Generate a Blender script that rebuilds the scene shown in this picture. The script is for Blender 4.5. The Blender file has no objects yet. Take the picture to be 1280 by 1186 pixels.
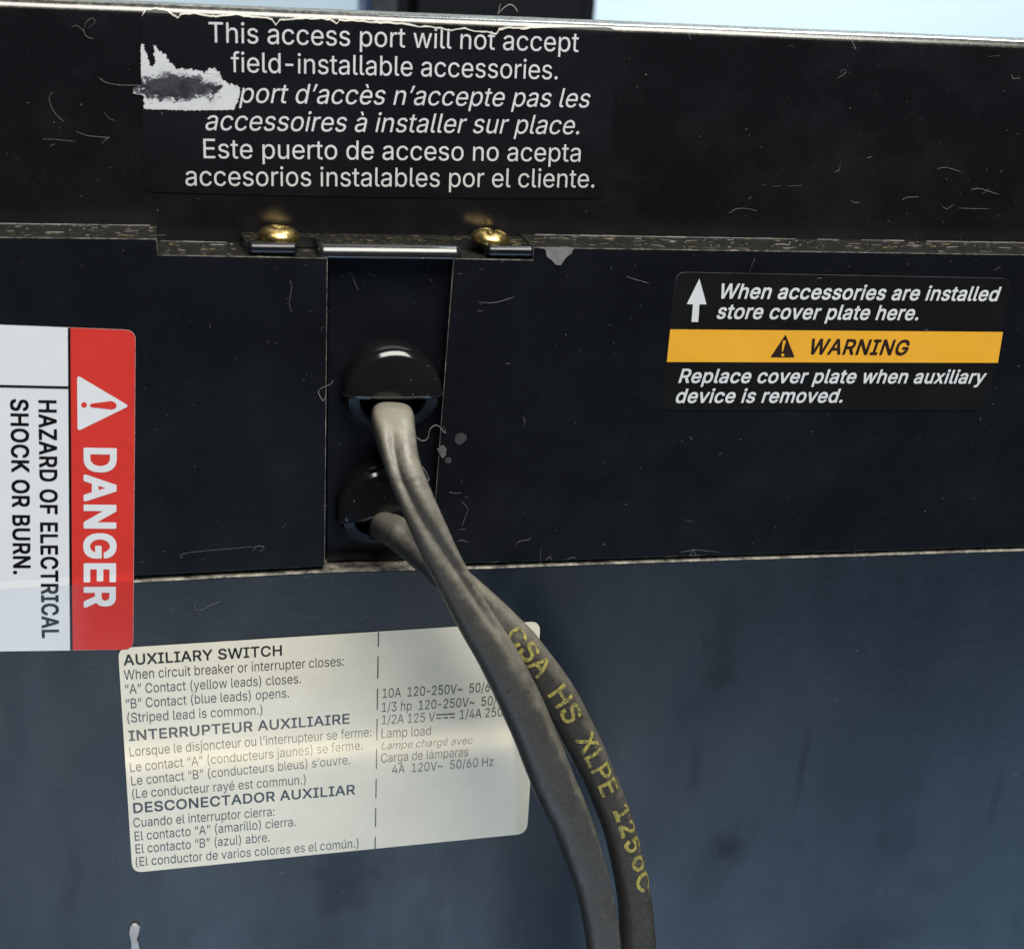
import bpy, bmesh, math, random
from mathutils import Vector, Matrix, noise

C = bpy.context.scene.collection
scene = bpy.context.scene
R = math.radians
random.seed(7)

# ------------------------------------------------------------------ camera
FPX, PW, PH = 2000.0, 1280.0, 1186.0          # focal length in photo pixels
YAW, PITCH, ROLL, DIST = R(13.0), R(20.0), R(3.5), 0.25
fwd = Vector((math.sin(YAW)*math.cos(PITCH), math.cos(YAW)*math.cos(PITCH), -math.sin(PITCH)))
rt0 = fwd.cross(Vector((0, 0, 1))).normalized(); up0 = rt0.cross(fwd)
right = math.cos(ROLL)*rt0 + math.sin(ROLL)*up0
up = -math.sin(ROLL)*rt0 + math.cos(ROLL)*up0
eye = -fwd*DIST
cam = bpy.data.cameras.new('camera'); camo = bpy.data.objects.new('camera', cam); C.objects.link(camo)
M3 = Matrix((right, up, -fwd)).transposed()
camo.matrix_world = Matrix.Translation(eye) @ M3.to_4x4()
cam.sensor_fit = 'HORIZONTAL'; cam.sensor_width = 36.0; cam.lens = 36.0*FPX/PW
cam.clip_start = 0.005; cam.clip_end = 50
cam.dof.use_dof = True; cam.dof.focus_distance = 0.252
cam.dof.aperture_fstop = (cam.lens/1000)/0.0014
scene.camera = camo

# ------------------------------------------------------------------ world, lamps, exposure
w = bpy.data.worlds.new('World'); scene.world = w; w.use_nodes = True
bg = w.node_tree.nodes['Background']
bg.inputs[0].default_value = (0.75, 0.88, 1.0, 1); bg.inputs[1].default_value = 0.03
vs = scene.view_settings
vs.view_transform = 'Standard'; vs.look = 'None'; vs.gamma = 1; vs.use_curve_mapping = False; vs.exposure = 0

def lamp(name, loc, aim, sx, sy, radiance, col, roll=0.0, spread=180):
    l = bpy.data.lights.new(name, 'AREA'); l.shape = 'RECTANGLE'; l.size = sx; l.size_y = sy
    l.energy = radiance*math.pi*sx*sy; l.color = col; l.spread = R(spread)
    o = bpy.data.objects.new(name, l); C.objects.link(o)
    d = (Vector(aim)-Vector(loc)).normalized()
    o.rotation_euler = (d.to_track_quat('-Z', 'Y').to_matrix() @ Matrix.Rotation(roll, 3, 'Z')).to_euler()
    o.location = loc
    return o
lamp('ceiling_panel', (0.12, -0.55, 1.0), (0, 0, 0), 0.85, 0.75, 12.6, (1.0, 0.965, 0.90))
lamp('blue_softbox_below', (0.24, -0.55, -0.94), (0.24, 0, -0.94), 1.5, 0.84, 2.15, (0.40, 0.67, 1.0), R(-14))  # unseen blue softbox, added for the lower panel to reflect
lamp('blue_fill_right', (0.70, -0.55, -0.92), (0.70, 0, -0.92), 0.6, 0.7, 1.9, (0.42, 0.68, 1.0), R(-14))  # added fill that brightens the right of the lower panel
lamp('veil_strip_left', (-0.30, -0.55, -0.40), (-0.30, 0, -0.40), 0.40, 0.10, 1.5, (0.60, 0.78, 1.0), R(-4))  # added strip, lays a bluish veil on the foot of the danger sticker
lamp('warm_streak_strip', (0.0, -0.54, -0.488), (0.0, 0, -0.488), 0.50, 0.012, 16.0, (1.0, 0.80, 0.46))  # added warm strip, mirrored as the streak across the cream sticker
lamp('wall_fill', (0.6, 0.55, 1.3), (0.1, 1.2, 0.0), 0.8, 0.5, 27.0, (0.80, 0.93, 1.0))  # added area light, there only to brighten the background wall

# ------------------------------------------------------------------ letter outlines: advance, closed loops of x, y; 712 units = cap height
GLYPH = {
 'regular': {
  ' ': [263,[]],
  '(': [382,[[248,-134,320,-135,326,-134,328,-129,300,-69,273,-4,254,46,239,96,219,186,214,226,212,291,214,346,219,396,239,501,254,561,279,636,309,711,327,746,328,751,325,755,250,755,244,751,228,721,194,646,186,621,179,606,163,551,144,471,129,376,124,296,127,241,129,206,144,121,157,71,179,6,224,-94]]],
  ')': [382,[[51,-134,132,-135,138,-129,178,-54,214,36,228,81,240,126,254,206,258,266,258,321,254,376,239,471,219,551,188,646,154,721,138,751,132,755,62,755,57,755,54,751,78,701,91,666,98,651,123,576,148,481,168,361,171,291,168,221,153,136,133,61,98,-34,83,-69]]],
  '-': [634,[[159,263,470,263,472,268,472,338,470,341,465,342,165,342,160,339,159,333]]],
  '.': [263,[[132,-6,154,-3,174,8,185,19,195,39,196,69,192,84,186,94,169,111,149,120,124,121,104,115,96,109,78,89,73,79,69,59,73,34,86,14,109,-2]]],
  '/': [349,[[19,-107,90,-108,97,-107,101,-102,327,738,328,743,325,746,255,746,249,743,216,618,209,598,196,543,189,523,49,3,41,-32]]],
  '0': [634,[[312,-10,317,-11,367,-6,397,3,422,14,449,30,494,75,519,115,533,145,548,190,559,240,563,270,567,345,563,440,553,500,538,555,529,575,514,605,498,630,462,669,422,698,392,710,372,716,342,721,317,722,292,721,262,716,222,702,180,675,157,655,136,630,105,575,91,535,81,500,71,440,66,350,71,270,80,215,101,145,126,95,142,73,163,50,182,33,212,14,237,3,267,-6],[302,70,277,74,252,86,232,99,216,115,202,134,185,165,171,205,160,250,155,295,153,380,156,430,166,490,180,535,200,575,224,605,241,620,252,627,272,636,292,641,322,643,342,642,362,636,392,621,422,592,443,560,463,510,473,465,478,430,481,335,478,285,469,225,449,165,432,134,412,108,392,92,377,83,357,74,332,69]]],
  '1': [634,[[106,0,532,-1,543,0,547,5,547,65,545,75,392,76,386,80,386,705,385,710,382,712,277,711,152,621,120,595,120,510,122,503,277,617,292,627,295,625,297,620,297,80,292,76,107,76]]],
  '2': [634,[[88,0,545,0,545,75,544,77,539,79,229,79,214,80,214,87,331,205,409,289,413,295,445,330,491,390,511,425,525,460,532,500,532,540,526,575,515,605,490,645,476,660,459,676,424,697,389,712,344,721,299,722,254,716,204,697,169,675,138,645,113,605,102,580,96,555,92,525,92,510,94,507,174,507,177,510,182,545,188,565,197,585,214,607,249,632,284,641,314,643,344,641,379,631,389,626,411,610,425,595,439,569,446,545,448,510,445,485,434,455,421,430,396,395,304,294,89,66]]],
  '3': [634,[[299,-10,356,-7,386,0,426,14,461,33,478,45,508,75,527,105,543,145,547,165,550,195,547,240,543,260,533,285,517,315,502,335,482,355,461,371,421,391,386,402,356,406,316,407,314,410,517,640,521,650,521,695,520,710,516,712,101,712,98,710,98,640,98,635,101,633,396,633,401,632,403,630,362,580,220,420,219,350,221,347,226,347,316,346,346,341,376,331,396,321,411,312,431,292,452,255,457,240,461,205,457,165,447,140,433,120,416,103,401,93,381,83,351,74,306,69,261,74,216,89,201,98,186,112,165,140,160,150,151,184,66,184,63,180,64,155,70,135,80,110,105,70,121,54,156,29,196,9,251,-6]]],
  '4': [634,[[395,0,470,-1,476,0,480,5,480,146,485,148,575,148,578,150,578,225,575,228,485,228,480,230,480,440,475,445,395,444,394,430,393,230,390,228,380,228,155,228,152,230,159,245,246,390,433,710,430,712,350,712,344,710,59,230,54,215,55,150,70,148,390,148,393,145,394,135]]],
  '5': [634,[[307,-10,359,-6,409,9,429,19,459,39,500,80,526,125,541,170,546,195,547,215,545,270,540,295,526,335,510,365,496,385,459,421,434,438,404,452,394,456,349,466,299,466,269,462,229,448,204,433,194,424,189,422,187,425,188,440,195,485,211,630,214,633,219,633,509,633,512,635,513,640,513,680,512,710,509,712,149,712,134,710,94,355,179,344,194,357,209,366,249,381,269,384,274,387,304,388,334,386,354,381,379,371,404,353,422,335,434,318,452,280,456,260,459,225,455,185,445,155,430,130,401,100,374,83,349,75,309,69,279,73,254,79,224,94,192,125,179,150,169,183,89,183,86,180,89,145,98,115,108,95,134,62,162,35,199,14,239,-1,264,-7]]],
  '6': [634,[[310,-10,344,-9,379,-3,414,9,449,29,480,55,505,85,529,130,540,170,544,225,540,270,537,285,526,320,519,332,505,355,484,381,444,411,414,426,379,436,334,440,304,438,279,432,249,418,248,420,270,450,428,680,440,695,450,710,449,711,359,712,352,710,193,480,158,425,118,350,102,310,93,275,88,230,93,175,106,130,123,95,133,80,154,56,172,40,194,24,214,13,234,4,269,-6],[294,69,259,79,234,94,211,115,194,140,182,170,177,190,175,220,178,260,188,290,203,315,219,334,234,346,249,356,274,366,304,371,334,371,359,366,384,356,407,340,430,315,445,290,456,255,458,215,455,185,446,155,436,135,422,115,399,94,384,84,359,73,334,69]]],
  ':': [263,[[132,-6,154,-3,174,8,185,19,195,39,196,69,192,84,186,94,169,111,149,120,124,121,104,115,96,109,78,89,73,79,69,59,73,34,86,14,109,-2],[132,379,154,382,176,394,184,404,195,424,197,444,192,469,179,487,159,501,149,505,134,507,124,506,104,500,89,489,72,464,69,444,73,419,87,399,109,383]]],
  'A': [672,[[22,0,119,0,188,198,393,199,478,199,483,196,553,-1,644,0,646,5,639,25,407,655,394,695,388,708,383,712,288,712,281,710],[218,278,217,280,220,290,242,355,249,370,304,535,333,636,338,625,349,590,352,575,375,510,382,480,452,280,448,278]]],
  'B': [639,[[83,0,339,-1,414,4,469,19,514,44,534,60,547,75,567,105,575,125,580,145,585,175,585,205,581,235,575,260,571,270,551,305,519,336,504,346,474,361,444,367,441,370,449,377,459,379,494,397,506,405,527,425,545,455,551,470,556,505,555,555,541,605,530,625,511,650,484,672,459,688,424,701,369,711,99,712,84,710],[174,79,174,322,349,323,369,322,394,318,424,307,451,290,469,272,486,245,495,220,497,210,498,185,496,165,488,145,475,125,459,109,444,99,414,88,374,81,334,79],[174,399,174,631,339,632,359,631,389,627,404,622,426,610,451,585,460,570,470,535,470,515,467,495,460,470,451,455,424,428,409,418,389,409,374,404,354,401,324,399]]],
  'C': [714,[[367,-10,431,-6,471,4,516,23,553,45,576,64,598,85,632,135,648,170,661,220,656,224,651,225,576,225,571,221,563,195,548,165,526,136,506,117,486,103,456,88,426,79,401,76,396,74,361,74,331,78,296,87,271,99,246,115,226,131,200,160,184,185,164,230,150,285,145,325,145,365,150,430,155,455,170,500,189,535,220,575,251,601,286,621,316,631,346,637,391,638,436,631,481,612,506,597,521,582,543,555,552,540,572,490,581,488,656,488,662,490,653,530,628,585,603,620,566,657,541,676,521,687,476,706,436,716,381,722,351,722,311,717,256,701,226,687,199,670,174,650,141,617,105,565,90,535,80,510,65,455,60,420,56,355,60,285,65,255,79,205,96,165,109,140,125,115,149,85,176,59,196,44,221,28,261,9,316,-5]]],
  'E': [586,[[83,0,525,0,524,78,514,80,173,80,174,316,179,320,184,320,489,319,495,320,498,325,498,340,498,395,494,399,174,399,174,630,189,632,519,632,521,635,521,710,519,712,99,712,84,710]]],
  'H': [724,[[83,0,159,-1,170,0,174,5,173,310,174,321,179,325,184,325,544,325,549,320,548,0,640,0,639,711,554,712,549,710,549,415,548,405,534,404,174,405,173,710,159,712,84,711]]],
  'L': [550,[[83,0,494,-1,504,0,506,5,506,75,504,79,173,80,174,695,173,710,169,712,89,712,84,710]]],
  'S': [625,[[307,-12,374,-8,419,2,464,21,504,47,530,73,556,113,570,163,572,188,570,228,557,268,545,288,530,308,514,324,494,340,459,360,424,374,394,385,274,417,234,432,214,442,189,461,177,473,169,488,162,513,162,538,168,563,178,583,204,610,219,620,244,631,279,640,309,642,349,640,374,635,409,620,434,604,449,588,462,568,471,533,474,529,559,530,560,543,556,568,550,588,541,608,521,638,490,668,459,690,439,700,394,714,369,719,334,722,274,720,224,709,199,700,169,685,129,655,113,638,98,618,86,593,78,568,73,533,73,518,78,478,88,448,113,413,129,397,174,367,194,357,239,340,384,299,429,280,446,268,470,243,482,218,484,193,483,178,480,163,476,153,460,128,441,108,434,102,404,86,359,72,324,69,289,70,269,72,234,81,209,92,189,106,172,123,162,138,151,163,146,188,144,191,59,191,56,188,55,183,57,158,63,138,83,93,104,66,129,42,159,22,179,12,209,1,254,-8]]],
  'T': [628,[[273,0,349,-1,355,0,359,5,359,630,374,632,579,632,584,640,584,655,583,710,579,712,59,712,44,710,44,633,264,632,270,630,270,10]]],
  'V': [672,[[286,0,389,0,572,505,579,520,587,545,619,630,645,705,647,710,643,712,558,712,552,710,402,280,347,110,338,77,327,105,304,185,274,275,119,710,113,712,78,712,28,712,24,710,157,345,214,195,227,155,269,45,282,5]]],
  'W': [961,[[218,0,308,-1,319,0,324,5,377,205,449,465,469,550,478,601,485,585,497,520,512,460,519,440,557,295,564,275,577,220,584,200,592,165,599,145,637,0,740,0,744,5,792,185,799,205,807,240,814,260,822,295,829,315,837,350,844,370,852,405,859,425,867,460,874,480,882,515,889,535,897,570,929,680,936,710,933,712,848,712,845,710,737,295,734,280,712,195,694,110,688,93,680,140,650,265,642,285,554,630,532,710,528,712,438,712,433,712,428,709,392,575,390,560,367,480,349,405,337,365,324,310,312,270,287,170,274,100,273,97,268,96,244,215,115,710,113,712,78,712,28,712,24,710,137,290,144,270,152,235,159,215,167,180,174,160,182,125]]],
  'a': [545,[[221,-12,228,-13,273,-7,288,-4,323,11,333,17,353,35,383,72,387,68,387,3,388,1,463,0,468,0,471,3,471,358,469,393,464,418,458,434,440,468,413,496,373,519,348,527,343,530,323,534,273,538,218,534,183,525,158,515,123,494,103,478,77,448,58,408,138,384,163,420,188,440,203,449,238,460,273,462,303,461,338,450,350,443,363,430,369,423,379,403,385,378,385,348,381,338,370,328,358,325,353,321,333,317,293,312,253,309,153,290,98,265,74,243,61,228,52,208,46,188,42,148,46,118,56,83,76,48,93,31,98,30,113,17,143,2,183,-9],[203,67,183,72,163,83,145,98,135,113,129,138,130,163,137,183,148,198,178,219,213,230,323,246,368,257,384,263,386,243,384,168,380,153,368,129,352,108,328,88,298,72,278,67,248,64]]],
  'b': [594,[[319,-11,359,-8,389,-2,414,8,439,22,459,38,481,59,496,79,511,104,526,134,535,164,545,224,545,304,535,364,526,394,511,424,496,449,480,469,464,485,439,504,419,516,394,527,359,536,329,538,294,537,279,535,249,526,229,516,213,504,189,481,166,449,164,447,159,448,158,709,154,712,74,711,74,4,79,0,154,1,157,4,157,79,159,82,164,82,171,74,172,69,201,34,234,8,274,-7],[274,68,249,78,227,89,198,119,177,154,163,204,158,239,158,294,163,329,172,364,193,404,229,440,259,455,284,461,309,462,334,460,369,450,394,435,416,414,437,379,451,339,457,304,459,249,456,214,445,169,437,149,416,114,399,98,394,96,379,83,359,73,339,67,309,65]]],
  'c': [554,[[288,-11,328,-9,358,-3,378,3,418,22,448,45,471,69,490,99,507,139,503,145,428,163,422,154,420,144,415,134,406,124,405,119,393,105,375,89,353,77,328,68,288,65,253,68,228,77,213,85,198,96,183,111,172,124,161,144,146,179,137,224,135,264,137,304,147,349,162,384,177,409,203,436,228,451,243,456,278,462,318,460,338,456,353,450,378,436,405,409,425,369,428,368,488,383,505,389,500,409,475,454,443,486,423,501,388,520,358,530,328,536,298,538,248,535,223,530,198,522,183,516,158,501,136,484,118,466,87,424,71,394,62,369,52,324,47,259,52,204,67,144,77,119,102,79,115,64,148,33,163,23,193,7,238,-7]]],
  'd': [594,[[268,-11,273,-12,323,-6,348,2,368,13,394,34,414,59,428,80,433,82,437,79,438,74,438,3,443,0,513,0,518,1,521,4,521,704,521,709,518,712,438,712,435,709,435,459,435,449,433,447,428,449,406,479,383,503,358,521,333,531,308,536,273,538,233,535,183,520,158,506,136,489,108,461,92,439,76,409,62,374,52,324,49,274,47,264,49,254,52,204,57,174,62,154,78,114,92,89,113,61,134,39,158,21,183,7,208,-2,238,-9],[253,68,228,77,200,94,173,123,157,149,145,184,137,224,135,264,137,309,147,354,157,379,173,406,200,434,208,441,228,451,258,460,288,462,313,461,343,451,368,438,393,413,413,382,429,339,434,304,436,264,434,219,425,179,414,149,403,128,383,103,358,84,333,72,313,67,288,65]]],
  'e': [565,[[296,-11,338,-9,373,-2,398,7,403,11,413,13,438,28,472,59,488,78,500,99,510,124,508,127,498,130,443,145,428,147,420,129,406,109,383,88,363,77,348,72,323,67,293,65,258,68,228,77,207,89,187,104,170,124,158,144,142,179,137,204,135,234,138,237,143,237,518,237,520,239,520,299,514,344,509,369,499,399,490,419,475,444,463,460,445,479,433,490,408,507,368,526,323,536,278,538,243,535,223,531,183,515,163,505,143,491,108,455,81,414,66,379,53,324,47,264,53,199,67,144,77,119,102,79,115,64,148,33,193,8,243,-7],[138,308,135,314,135,319,142,354,153,379,173,411,193,430,218,447,243,457,268,461,288,462,313,461,338,455,373,435,388,421,400,409,409,394,420,369,429,339,432,314,431,309,428,308]]],
  'f': [355,[[114,0,189,-1,196,0,198,5,198,455,204,458,314,458,318,460,319,520,317,530,199,532,198,535,198,595,201,615,213,640,224,652,234,656,264,663,294,662,314,657,319,659,338,725,338,730,319,737,299,739,294,742,239,741,204,732,169,717,149,699,133,680,118,645,113,615,113,535,109,531,9,530,9,459,109,458,113,455]]],
  'g': [595,[[288,-211,293,-212,348,-207,373,-202,403,-192,443,-172,473,-148,493,-122,500,-111,514,-76,519,-51,521,-11,521,524,521,529,518,531,438,530,438,454,437,449,433,446,402,484,400,489,388,501,358,521,338,530,308,536,263,538,233,535,198,526,183,520,158,506,136,489,120,474,92,439,67,389,52,329,50,309,47,264,52,209,62,164,78,124,92,99,123,63,158,37,198,18,248,8,303,8,338,16,373,33,398,54,415,74,428,95,433,96,436,94,435,-21,429,-56,420,-76,410,-91,394,-106,378,-117,338,-132,288,-136,243,-132,223,-127,193,-112,163,-85,143,-59,138,-59,72,-96,72,-101,98,-138,123,-162,148,-178,178,-192,228,-207],[268,83,228,92,208,103,183,123,167,144,147,184,137,229,135,269,137,309,148,354,157,379,176,409,201,434,218,446,238,455,263,461,278,462,318,460,348,451,378,430,394,414,414,384,429,344,434,319,437,264,434,219,429,194,415,159,399,134,378,112,348,93,328,87,303,83]]],
  'h': [574,[[73,0,144,-1,155,0,159,5,158,320,160,325,163,360,173,390,186,410,199,425,229,447,254,456,294,462,329,457,364,442,396,410,405,390,411,365,414,340,413,0,500,0,500,350,495,395,491,415,481,440,466,470,429,507,404,520,374,532,354,536,319,538,289,537,269,532,249,527,219,512,189,486,159,444,159,695,158,710,154,712,79,712,74,710]]],
  'i': [233,[[77,0,159,0,158,531,83,532,76,530,75,525,74,10],[117,620,138,623,152,630,171,650,175,660,176,685,169,705,153,722,143,728,128,732,98,731,88,726,73,715,61,695,57,675,60,670,61,655,68,643,83,629,93,624]]],
  'j': [233,[[-15,-200,1,-201,51,-196,81,-186,106,-171,126,-152,138,-135,149,-110,157,-80,159,-40,159,520,158,530,156,531,75,530,73,-60,67,-85,62,-95,46,-111,16,-121,-9,-121,-14,-124],[114,620,141,624,151,629,166,643,173,655,175,680,172,700,161,715,146,726,136,731,121,733,101,732,81,722,65,705,58,685,59,660,68,645,69,640,91,625]]],
  'k': [533,[[73,0,144,-1,155,0,159,5,158,195,214,247,219,244,249,207,409,3,414,0,424,-1,520,0,490,40,303,275,284,300,283,305,451,475,501,530,399,531,178,305,169,297,164,296,159,299,159,695,158,710,154,712,79,712,74,710]]],
  'l': [265,[[190,-3,199,-4,244,1,252,7,238,72,234,75,194,74,174,80,167,87,163,97,161,112,158,147,159,707,154,712,79,712,74,708,73,697,73,127,76,92,85,57,92,42,104,27,119,15,139,5,164,-1]]],
  'm': [854,[[73,0,144,-1,155,0,159,5,158,330,163,375,168,390,182,415,208,440,239,457,264,462,279,463,304,461,319,457,339,447,367,420,380,395,383,380,384,350,383,0,465,0,469,5,469,10,468,350,470,355,473,380,478,395,488,415,514,442,529,451,549,458,564,462,584,463,609,461,629,456,664,437,675,425,681,415,690,390,694,360,693,0,779,-1,780,375,776,410,770,430,760,455,747,475,739,486,719,506,684,526,654,536,629,541,594,541,564,536,549,531,524,521,509,512,489,497,464,472,453,455,444,434,431,465,420,485,389,516,374,526,344,537,314,542,294,542,254,532,229,522,214,511,182,480,163,450,159,437,157,445,156,530,74,531]]],
  'n': [574,[[73,0,144,-1,155,0,159,5,158,320,160,325,163,360,173,390,186,410,199,425,229,447,254,456,294,462,329,457,364,442,396,410,405,390,411,365,414,340,413,0,500,0,501,330,495,395,485,430,471,460,452,485,429,507,393,525,354,536,304,538,269,532,249,527,219,512,199,496,174,467,159,441,157,445,155,530,89,532,74,530]]],
  'o': [581,[[288,-11,293,-12,343,-7,378,3,402,14,433,33,466,64,479,79,495,104,514,144,529,204,533,264,529,324,520,364,510,394,494,424,470,459,438,490,398,516,358,530,328,536,288,538,248,535,223,530,183,516,143,490,112,459,87,424,71,394,62,369,52,324,47,259,52,204,67,144,77,119,102,79,115,64,148,33,163,23,193,7,238,-7],[253,68,228,77,203,92,172,124,161,144,146,179,137,224,135,264,137,304,147,349,162,384,177,409,203,436,228,451,243,456,278,462,318,460,353,450,383,431,404,409,420,384,435,349,445,304,447,264,445,224,435,179,419,139,410,124,381,94,358,80,328,68,288,65]]],
  'p': [594,[[73,-200,144,-201,155,-200,159,-195,159,81,164,82,166,80,183,55,199,37,214,23,234,9,259,-3,274,-7,309,-11,334,-11,374,-6,389,-2,414,8,449,29,485,65,506,95,521,125,535,165,545,230,545,305,536,360,525,395,516,415,494,451,458,490,429,511,409,521,374,532,339,537,289,537,264,531,229,517,209,501,193,485,174,458,164,447,159,447,157,450,156,530,74,530],[309,65,274,68,244,79,227,90,204,112,193,125,174,165,165,195,158,240,158,290,163,330,173,365,188,395,202,415,224,436,249,451,284,461,324,462,354,456,384,441,404,426,425,400,445,360,456,315,458,295,458,245,455,210,441,160,438,155,436,145,426,130,406,105,379,83,359,74,344,69]]],
  'q': [594,[[436,-200,518,-201,521,-195,520,530,438,531,438,455,437,450,433,447,428,449,410,475,383,503,373,511,343,527,308,537,273,538,238,536,203,527,158,506,131,485,108,461,97,445,87,430,72,400,61,370,52,330,47,270,52,205,62,155,77,115,102,75,122,50,148,28,168,15,193,3,223,-6,253,-11,293,-11,323,-6,353,4,384,25,415,60,428,80,433,82,435,80,435,70],[288,65,248,69,231,75,203,92,175,120,157,150,147,175,137,220,135,260,137,305,147,355,155,370,157,380,165,390,172,405,208,441,248,458,263,461,283,462,298,462,323,458,353,447,371,435,396,410,413,381,425,350,434,310,436,270,434,220,424,175,410,140,394,115,378,99,358,84,341,75,323,69]]],
  'r': [363,[[73,0,144,-1,155,0,159,5,158,335,163,365,177,400,189,415,209,432,234,447,274,456,294,457,339,452,341,455,341,500,341,535,339,537,299,539,264,536,224,521,204,507,189,494,178,480,168,465,164,453,159,449,157,450,156,455,155,530,89,532,74,530]]],
  's': [511,[[249,-11,295,-9,335,-2,360,7,405,32,430,57,446,79,462,119,464,139,463,164,456,199,446,219,435,233,405,260,375,276,335,290,255,308,205,323,176,339,158,359,153,374,152,389,154,404,160,421,180,442,195,451,210,458,240,465,285,465,305,461,330,450,356,424,367,409,375,388,450,405,453,409,451,414,436,449,420,472,395,498,375,511,345,526,300,536,260,538,215,535,175,525,133,504,105,481,94,469,84,454,69,419,64,384,69,344,80,319,100,292,130,268,175,248,205,239,285,221,330,207,355,191,371,169,375,149,374,134,368,114,361,104,335,82,300,68,255,64,250,65,240,65,210,68,185,78,167,89,150,107,137,129,130,148,65,136,55,133,51,129,59,99,74,69,95,44,120,23,150,7,175,-2,200,-7]]],
  't': [318,[[234,-6,284,-2,294,1,298,4,290,44,281,74,244,70,209,73,199,77,192,84,178,109,176,139,176,454,179,458,184,458,284,458,285,529,279,531,179,531,176,534,175,659,94,660,92,659,91,649,91,534,89,532,84,531,9,530,9,459,79,458,89,457,91,454,91,119,93,99,103,64,116,44,129,30,154,12,189,-2]]],
  'u': [574,[[252,-7,294,-4,314,1,349,17,372,33,394,56,414,91,417,83,417,3,419,0,494,0,499,1,501,3,499,530,419,531,413,528,414,208,410,168,406,153,386,118,369,101,349,86,329,80,324,76,309,72,279,70,254,72,239,76,214,87,199,98,178,123,168,143,163,158,158,208,158,528,154,531,124,531,79,531,73,528,73,198,77,148,87,103,93,88,112,58,134,34,149,22,189,2,214,-4]]],
  'v': [545,[[229,0,316,0,335,45,343,70,440,320,448,345,465,385,473,410,519,531,428,530,393,440,306,195,288,140,274,85,268,95,256,145,220,250,213,265,195,320,188,335,119,528,109,531,26,530,28,520]]],
  'w': [794,[[196,0,278,0,369,315,397,431,446,240,517,0,599,0,603,5,681,265,693,300,696,315,759,520,760,530,671,530,601,280,557,103,551,110,549,130,528,215,443,530,362,531,352,529,271,235,237,96,223,160,193,280,123,530,34,530,35,520,51,465,63,430,66,415,136,185,148,150,186,20,192,3]]],
  'y': [545,[[121,-203,164,-200,199,-189,229,-170,244,-155,260,-133,272,-113,305,-33,313,-8,410,242,418,267,515,517,518,527,514,531,429,531,424,525,338,287,320,232,313,217,288,142,274,89,268,97,240,192,120,527,114,531,89,531,29,531,26,527,145,217,227,-3,201,-78,189,-95,169,-115,159,-121,144,-125,119,-125,89,-121,86,-123,78,-148,67,-193,84,-199]]],
  'z': [532,[[57,0,474,0,473,77,463,79,188,79,177,80,177,85,237,165,464,460,466,465,465,530,67,530,67,455,68,453,353,452,356,450,353,443,59,65,57,55]]],
  '~': [634,[[420,191,443,193,473,200,503,215,525,236,545,266,553,291,559,316,560,351,558,354,483,353,480,321,475,306,466,291,448,275,428,269,413,269,393,274,373,285,323,327,288,352,268,363,233,373,193,372,168,367,143,357,115,336,102,321,88,298,77,266,72,221,73,210,148,210,151,211,152,216,152,231,157,256,162,266,173,279,183,287,198,292,213,294,233,292,243,289,268,273,318,230,353,208,383,195]]],
  'à': [545,[[221,-12,228,-13,273,-7,288,-4,323,11,333,17,353,35,383,72,387,68,387,3,388,1,463,0,468,0,471,3,471,358,469,393,464,418,458,434,440,468,413,496,373,519,348,527,343,530,323,534,273,538,218,534,183,525,158,515,123,494,103,478,77,448,58,408,138,384,163,420,188,440,203,449,238,460,273,462,303,461,338,450,350,443,363,430,369,423,379,403,385,378,385,348,381,338,370,328,358,325,353,321,333,317,293,312,253,309,153,290,98,265,74,243,61,228,52,208,46,188,42,148,46,118,56,83,76,48,93,31,98,30,113,17,143,2,183,-9],[203,67,183,72,163,83,145,98,135,113,129,138,130,163,137,183,148,198,178,219,213,230,323,246,368,257,384,263,386,243,384,168,380,153,368,129,352,108,328,88,298,72,278,67,248,64],[230,603,233,600,288,600,298,601,300,603,236,738,233,741,143,740,141,738,147,728]]],
  'á': [545,[[221,-12,228,-13,273,-7,288,-4,323,11,333,17,353,35,383,72,387,68,387,3,388,1,463,0,468,0,471,3,471,358,469,393,464,418,458,434,440,468,413,496,373,519,348,527,343,530,323,534,273,538,218,534,183,525,158,515,123,494,103,478,77,448,58,408,138,384,163,420,188,440,203,449,238,460,273,462,303,461,338,450,350,443,363,430,369,423,379,403,385,378,385,348,381,338,370,328,358,325,353,321,333,317,293,312,253,309,153,290,98,265,74,243,61,228,52,208,46,188,42,148,46,118,56,83,76,48,93,31,98,30,113,17,143,2,183,-9],[203,67,183,72,163,83,145,98,135,113,129,138,130,163,137,183,148,198,178,219,213,230,323,246,368,257,384,263,386,243,384,168,380,153,368,129,352,108,328,88,298,72,278,67,248,64],[229,603,233,600,238,600,298,601,379,723,387,738,383,741,293,740]]],
  'è': [565,[[296,-11,338,-9,373,-2,398,7,403,11,413,13,438,28,472,59,488,78,500,99,510,124,508,127,498,130,443,145,428,147,420,129,406,109,383,88,363,77,348,72,323,67,293,65,258,68,228,77,207,89,187,104,170,124,158,144,142,179,137,204,135,234,138,237,143,237,518,237,520,239,520,299,514,344,509,369,499,399,490,419,475,444,463,460,445,479,433,490,408,507,368,526,323,536,278,538,243,535,223,531,183,515,163,505,143,491,108,455,81,414,66,379,53,324,47,264,53,199,67,144,77,119,102,79,115,64,148,33,193,8,243,-7],[138,308,135,314,135,319,142,354,153,379,173,411,193,430,218,447,243,457,268,461,288,462,313,461,338,455,373,435,388,421,400,409,409,394,420,369,429,339,432,314,431,309,428,308],[249,604,253,600,308,600,318,601,320,604,258,735,253,741,163,741,161,739,166,729]]],
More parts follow.
